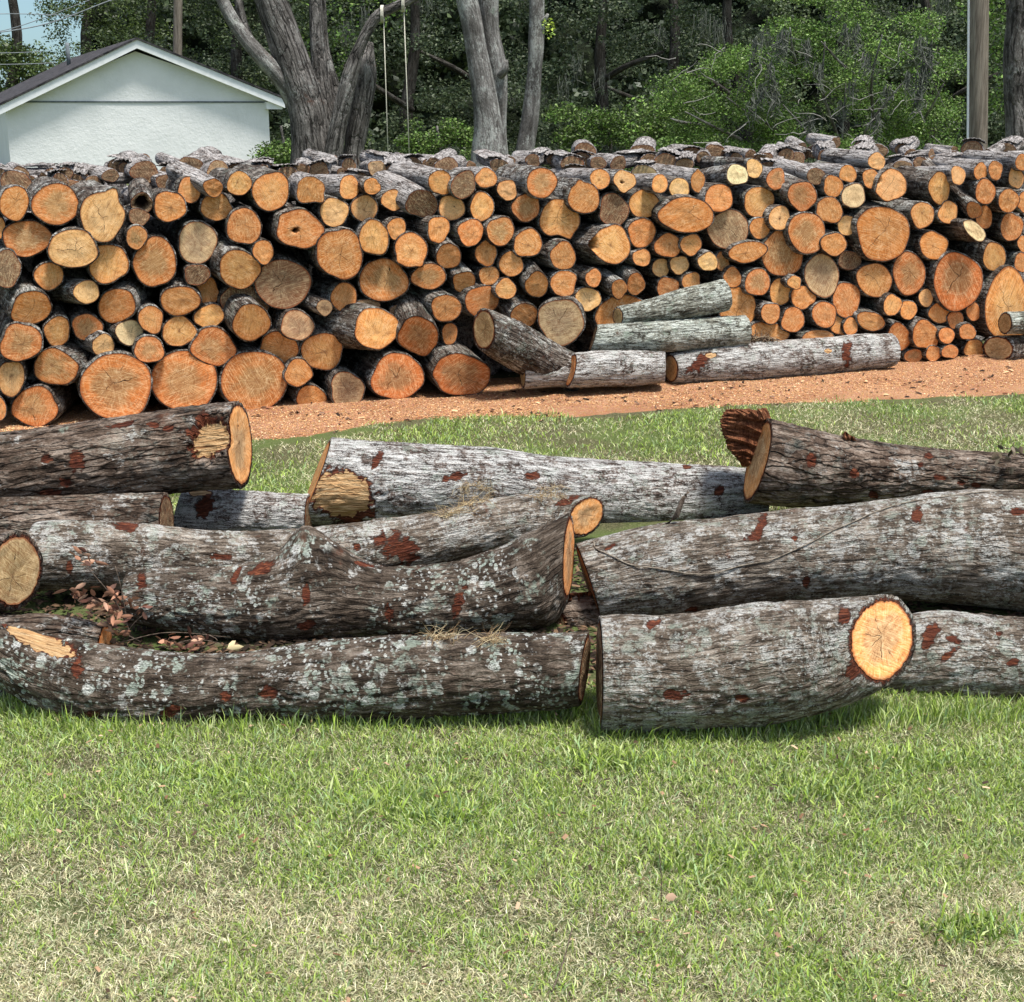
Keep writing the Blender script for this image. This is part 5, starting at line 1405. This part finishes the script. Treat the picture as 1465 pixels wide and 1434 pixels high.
def moss(e, spots, name='hanging_moss', seed=0, L=.8, W=.07):
    rs = random.Random(seed); V = []; Fs = []
    for (x, y, Y) in spots:
        c = atY(x, y, Y)
        for q in range(26):
            p = c+Vector((rs.gauss(0, W), rs.gauss(0, W), rs.gauss(0, W))); l = L*rs.uniform(.3, 1); w = rs.uniform(.006, .014); a = rs.uniform(0, 3.14); s = Vector((math.cos(a), math.sin(a), 0))*w
            b = len(V); pts = [p+Vector((rs.gauss(0, .02)*k, rs.gauss(0, .02)*k, -l*k/4)) for k in range(5)]
            for k, pt in enumerate(pts): V += [pt-s*(1-.2*k), pt+s*(1-.2*k)+Vector((0, 0, .01))]
            for k in range(4): Fs.append((b+2*k, b+2*k+1, b+2*k+3, b+2*k+2))
    rel(e, link(name, mesh(V, Fs), M['moss'], e))
moss(b1, [(rs.uniform(1060, 1330), rs.uniform(40, 170), Y-1.4) for _ in range(26)], seed=2, L=.55, W=.05)

# dark oaks of the wood behind, each its own tree
OAK = [ # x, Y, half width px, top px, palette, label
 (135, 70, 70, -60, MG, "mid green tree showing above the roof's left slope"),
 (8, 95, 50, 66, MG, "distant small tree under the open sky at the far left"),
 (200, 62, 120, -150, DG+MG, "broad dull green tree behind the house's gable peak"),
 (330, 58, 110, -200, DG, "dark tree behind the roof's right slope"),
 (430, 64, 90, -220, MG+DG, "green tree seen between the dark forked trunks"),
 (590, 56, 110, -220, DG, "dark oak behind the rope swing"),
 (690, 66, 100, -240, DG, "dark oak behind the pale twin trunk"),
 (850, 52, 110, -240, DG, "dark oak with a heavy low limb right of the slim trunk"),
 (960, 60, 110, -240, DG, "dark oak left of the bright green tree"),
 (1060, 48, 90, -240, DG, "moss-hung dark oak above the bright green tree's left side"),
 (1200, 58, 130, -240, DG+MG, "dark oak behind the bright green tree"),
 (1330, 50, 110, -240, DG, "dark oak left of the utility pole"),
 (1440, 60, 110, -240, DG+MG, "green-black oak behind the pole and edge trunk"),
 (1540, 56, 90, -240, DG, "dark oak beyond the right edge trunk")]
for q, (x, Y, hw, top, pal, lab) in enumerate(OAK):
    e = tree_root(x, Y, 'oak_tree', lab, 'trees of the wood behind the yard'); rs = random.Random(100+q); cl = []
    k = zdist(atY(x, 180, Y))/F
    for j in range(70):
        yy = rs.uniform(max(top, -160), 300); wq = hw*(.75+.5*math.sin(max(0, min(1, (yy-top)/250))*2.6)); xx = x+rs.uniform(-1, 1)*wq
        if yy < top+hw*.5: xx = x+(xx-x)*.55
        r = rs.uniform(14, 34)*k; p = atY(xx, yy, Y+rs.uniform(-2.5, 2.5)); cl.append((p.x, p.y, max(p.z, .4), r*1.3, r*1.2, r*.7))
    rel(e, leafcloud(24000, cl, .145 if Y < 80 else .25, pal, 'crown', e, 200+q, .55))
    stem(e, [(x, 330, Y, 26), (x+rs.uniform(-12, 12), 180, Y, 20), (x+rs.uniform(-20, 20), 60, Y, 15), (x+rs.uniform(-30, 30), -80, Y, 10)], seed=q, mat='bark_oak', n=10, sub=14)
    if x > 560 and x < 1400:
        for g in range(1):
            sx = rs.choice([-1, 1]); y0 = rs.uniform(60, 160)
            stem(e, [(x, y0+30, Y-1, 9), (x+sx*hw*.4, y0+rs.uniform(-5, 15), Y-2.5, 8), (x+sx*hw*.9, y0-rs.uniform(0, 40), Y-3.2, 4)], 'limb', mat='bark_oak', seed=q*3+g, n=8, sub=14)
        moss(e, [(x+rs.uniform(-hw, hw), rs.uniform(-20, 150), Y-3) for _ in range(4)], seed=q, L=1.1, W=.14)
# lighter low shrubs along the wood's edge
for q, (x, Y, hw, y0, y1, lab) in enumerate([(870, 40, 80, 150, 250, "yellow-green low shrub right of the slim leaning trunk"), (625, 42, 60, 170, 250, "dim green shrub between the swing and pale trunks"), (960, 36, 50, 130, 250, "leafy green shrub at the bright tree's left foot"), (402, 40, 16, 205, 250, "small green shrub at the house's right corner")]):
    e = tree_root(x, Y, 'shrub', lab, 'low shrubs along the wood edge', 'shrub'); rs = random.Random(300+q); cl = []
    for j in range(34):
        r = rs.uniform(.25, .6); p = atY(x+rs.uniform(-hw, hw), rs.uniform(y0+abs(rs.gauss(0, 12)), y1), Y+rs.uniform(-.8, .8)); cl.append((p.x, p.y, max(.2, p.z), r*1.2, r, r*.6))
    rel(e, leafcloud(11000, cl, .10, MG+MG+BG, 'foliage', e, 320+q)); stem(e, [(x, 330, Y, 8), (x+4, 220, Y, 6), (x, 180, Y, 3)], 'stem', n=7, sub=8)
# the depth of the wood: one far mass
def woods():
    rs = np.random.RandomState(77); cl = []
    for q in range(330):
        x = rs.uniform(60, 1700); yy = rs.uniform(-150, 300); Y = rs.uniform(72, 84)
        if x < 190: yy = rs.uniform(75+(190-x)*1.2, 300)
        p = atY(x, yy, Y); r = rs.uniform(1.0, 2.2); cl.append((p.x, p.y, max(p.z, .5), r*1.3, r, r*.8))
    o = leafcloud(110000, cl, .42, DG[:4], 'woods', None, 500, .7); tag(o, "dark depth of the far wood behind every single tree", 'wood', kind='stuff')
woods()
# wood's unlit inside, a bumpy near-black mass far back, shade put into its colour
def shade_core():
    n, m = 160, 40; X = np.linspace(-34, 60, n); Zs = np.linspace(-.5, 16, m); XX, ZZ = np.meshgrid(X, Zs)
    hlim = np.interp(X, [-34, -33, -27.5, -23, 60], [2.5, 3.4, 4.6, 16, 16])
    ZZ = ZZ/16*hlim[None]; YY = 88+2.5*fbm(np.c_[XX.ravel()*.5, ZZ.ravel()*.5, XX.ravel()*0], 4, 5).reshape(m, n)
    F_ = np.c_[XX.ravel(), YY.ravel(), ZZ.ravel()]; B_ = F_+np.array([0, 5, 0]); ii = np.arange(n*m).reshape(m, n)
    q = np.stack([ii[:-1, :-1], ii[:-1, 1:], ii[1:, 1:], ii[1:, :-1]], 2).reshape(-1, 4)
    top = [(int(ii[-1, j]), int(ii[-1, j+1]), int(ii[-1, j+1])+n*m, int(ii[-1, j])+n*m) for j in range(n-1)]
    me = mesh(np.concatenate([F_, B_]), [tuple(f) for f in q.tolist()]+[tuple(reversed([v+n*m for v in f])) for f in q.tolist()]+top, 'shade_core')
    o = link('shade_core', me, plain_noise_mat('wood_shade_black', (.006, .009, .005), (.022, .032, .014), 1.5, 1, 1, .5)); tag(o, "near-black mass painted as the shade that closes off the far wood", 'shade_core', kind='stuff')
shade_core()
# power lines in the sky corner
M['wire'] = plain_noise_mat('grey_wire', (.20, .22, .23), (.28, .30, .31), 5, 0)
WY = 50
for q, (a, b, c_, lab) in enumerate([((-60, 22), (20, 20), (120, 23), "topmost thin power line crossing the sky corner"), ((-60, 52), (20, 40), (150, -8), "thin power line rising to the right below the topmost one"), ((-60, 54), (60, 36), (160, 0), "thicker power line curving up over the house's left tree"), ((-60, 76), (10, 76), (60, 74), "short power line level with the far small tree"), ((-60, 93), (30, 92), (80, 90), "lowest power line just above the roof's left slope")]):
    p = catmull([atY(a[0], a[1], WY), atY(b[0], b[1], WY), atY(c_[0], c_[1], WY)], 24)
    o = tube(p, [.014 if q != 2 else .02]*24, 'power_line', M['wire'], n=6); tag(o, lab, 'power line', 'power lines over the far left')

# ------------------------------------------------------------ light
w = bpy.data.worlds.new('World'); SC.world = w; w.use_nodes = True; nt = w.node_tree; nt.nodes.clear()
sky = nt.nodes.new('ShaderNodeTexSky'); sky.sky_type = 'NISHITA'; sky.sun_disc = False
SUN_EL, SUN_AZ = rad(70), rad(135)      # azimuth clockwise from +Y
sky.sun_elevation = SUN_EL; sky.sun_rotation = SUN_AZ; sky.air_density = 1.0; sky.dust_density = 1.2; sky.ozone_density = 1.0
bg = nt.nodes.new('ShaderNodeBackground'); bg.inputs[1].default_value = .15; out = nt.nodes.new('ShaderNodeOutputWorld')
bw = nt.nodes.new('ShaderNodeRGBToBW'); mx = nt.nodes.new('ShaderNodeMix'); mx.data_type = 'RGBA'; tint = nt.nodes.new('ShaderNodeMix'); tint.data_type = 'RGBA'; tint.blend_type = 'MULTIPLY'; tint.inputs[0].default_value = 1
nt.links.new(sky.outputs[0], bw.inputs[0]); nt.links.new(bw.outputs[0], tint.inputs[6]); tint.inputs[7].default_value = (1.0, .99, .96, 1)
mx.inputs[0].default_value = .45      # thin white cloud over most of the blue
nt.links.new(sky.outputs[0], mx.inputs[6]); nt.links.new(tint.outputs[2], mx.inputs[7]); geo = nt.nodes.new('ShaderNodeTexCoord'); sp = nt.nodes.new('ShaderNodeSeparateXYZ'); nt.links.new(geo.outputs['Generated'], sp.inputs[0])
cr = nt.nodes.new('ShaderNodeValToRGB'); cr.color_ramp.elements[0].position = .10; cr.color_ramp.elements[0].color = (.40, .54, .62, 1); cr.color_ramp.elements[1].position = .35; cr.color_ramp.elements[1].color = (1, 1, 1, 1)
nt.links.new(sp.outputs[2], cr.inputs[0]); m2 = nt.nodes.new('ShaderNodeMix'); m2.data_type = 'RGBA'; m2.blend_type = 'MULTIPLY'; m2.inputs[0].default_value = 1
nt.links.new(mx.outputs[2], m2.inputs[6]); nt.links.new(cr.outputs[0], m2.inputs[7]); nt.links.new(m2.outputs[2], bg.inputs[0]); nt.links.new(bg.outputs[0], out.inputs[0])
sd = Vector((math.sin(SUN_AZ)*math.cos(SUN_EL), math.cos(SUN_AZ)*math.cos(SUN_EL), math.sin(SUN_EL)))
ld = bpy.data.lights.new('sun', 'SUN'); ld.energy = 3.8; ld.angle = rad(12); ld.color = (1, .96, .90)
lo = bpy.data.objects.new('sun', ld); COL.objects.link(lo); lo.rotation_euler = sd.to_track_quat('Z', 'Y').to_euler(); lo.location = (5, -5, 12)
vs = SC.view_settings; vs.view_transform = 'Standard'; vs.look = 'None'; vs.exposure = .73; vs.gamma = 1
SC.cycles.max_bounces = 6; SC.cycles.transparent_max_bounces = 4
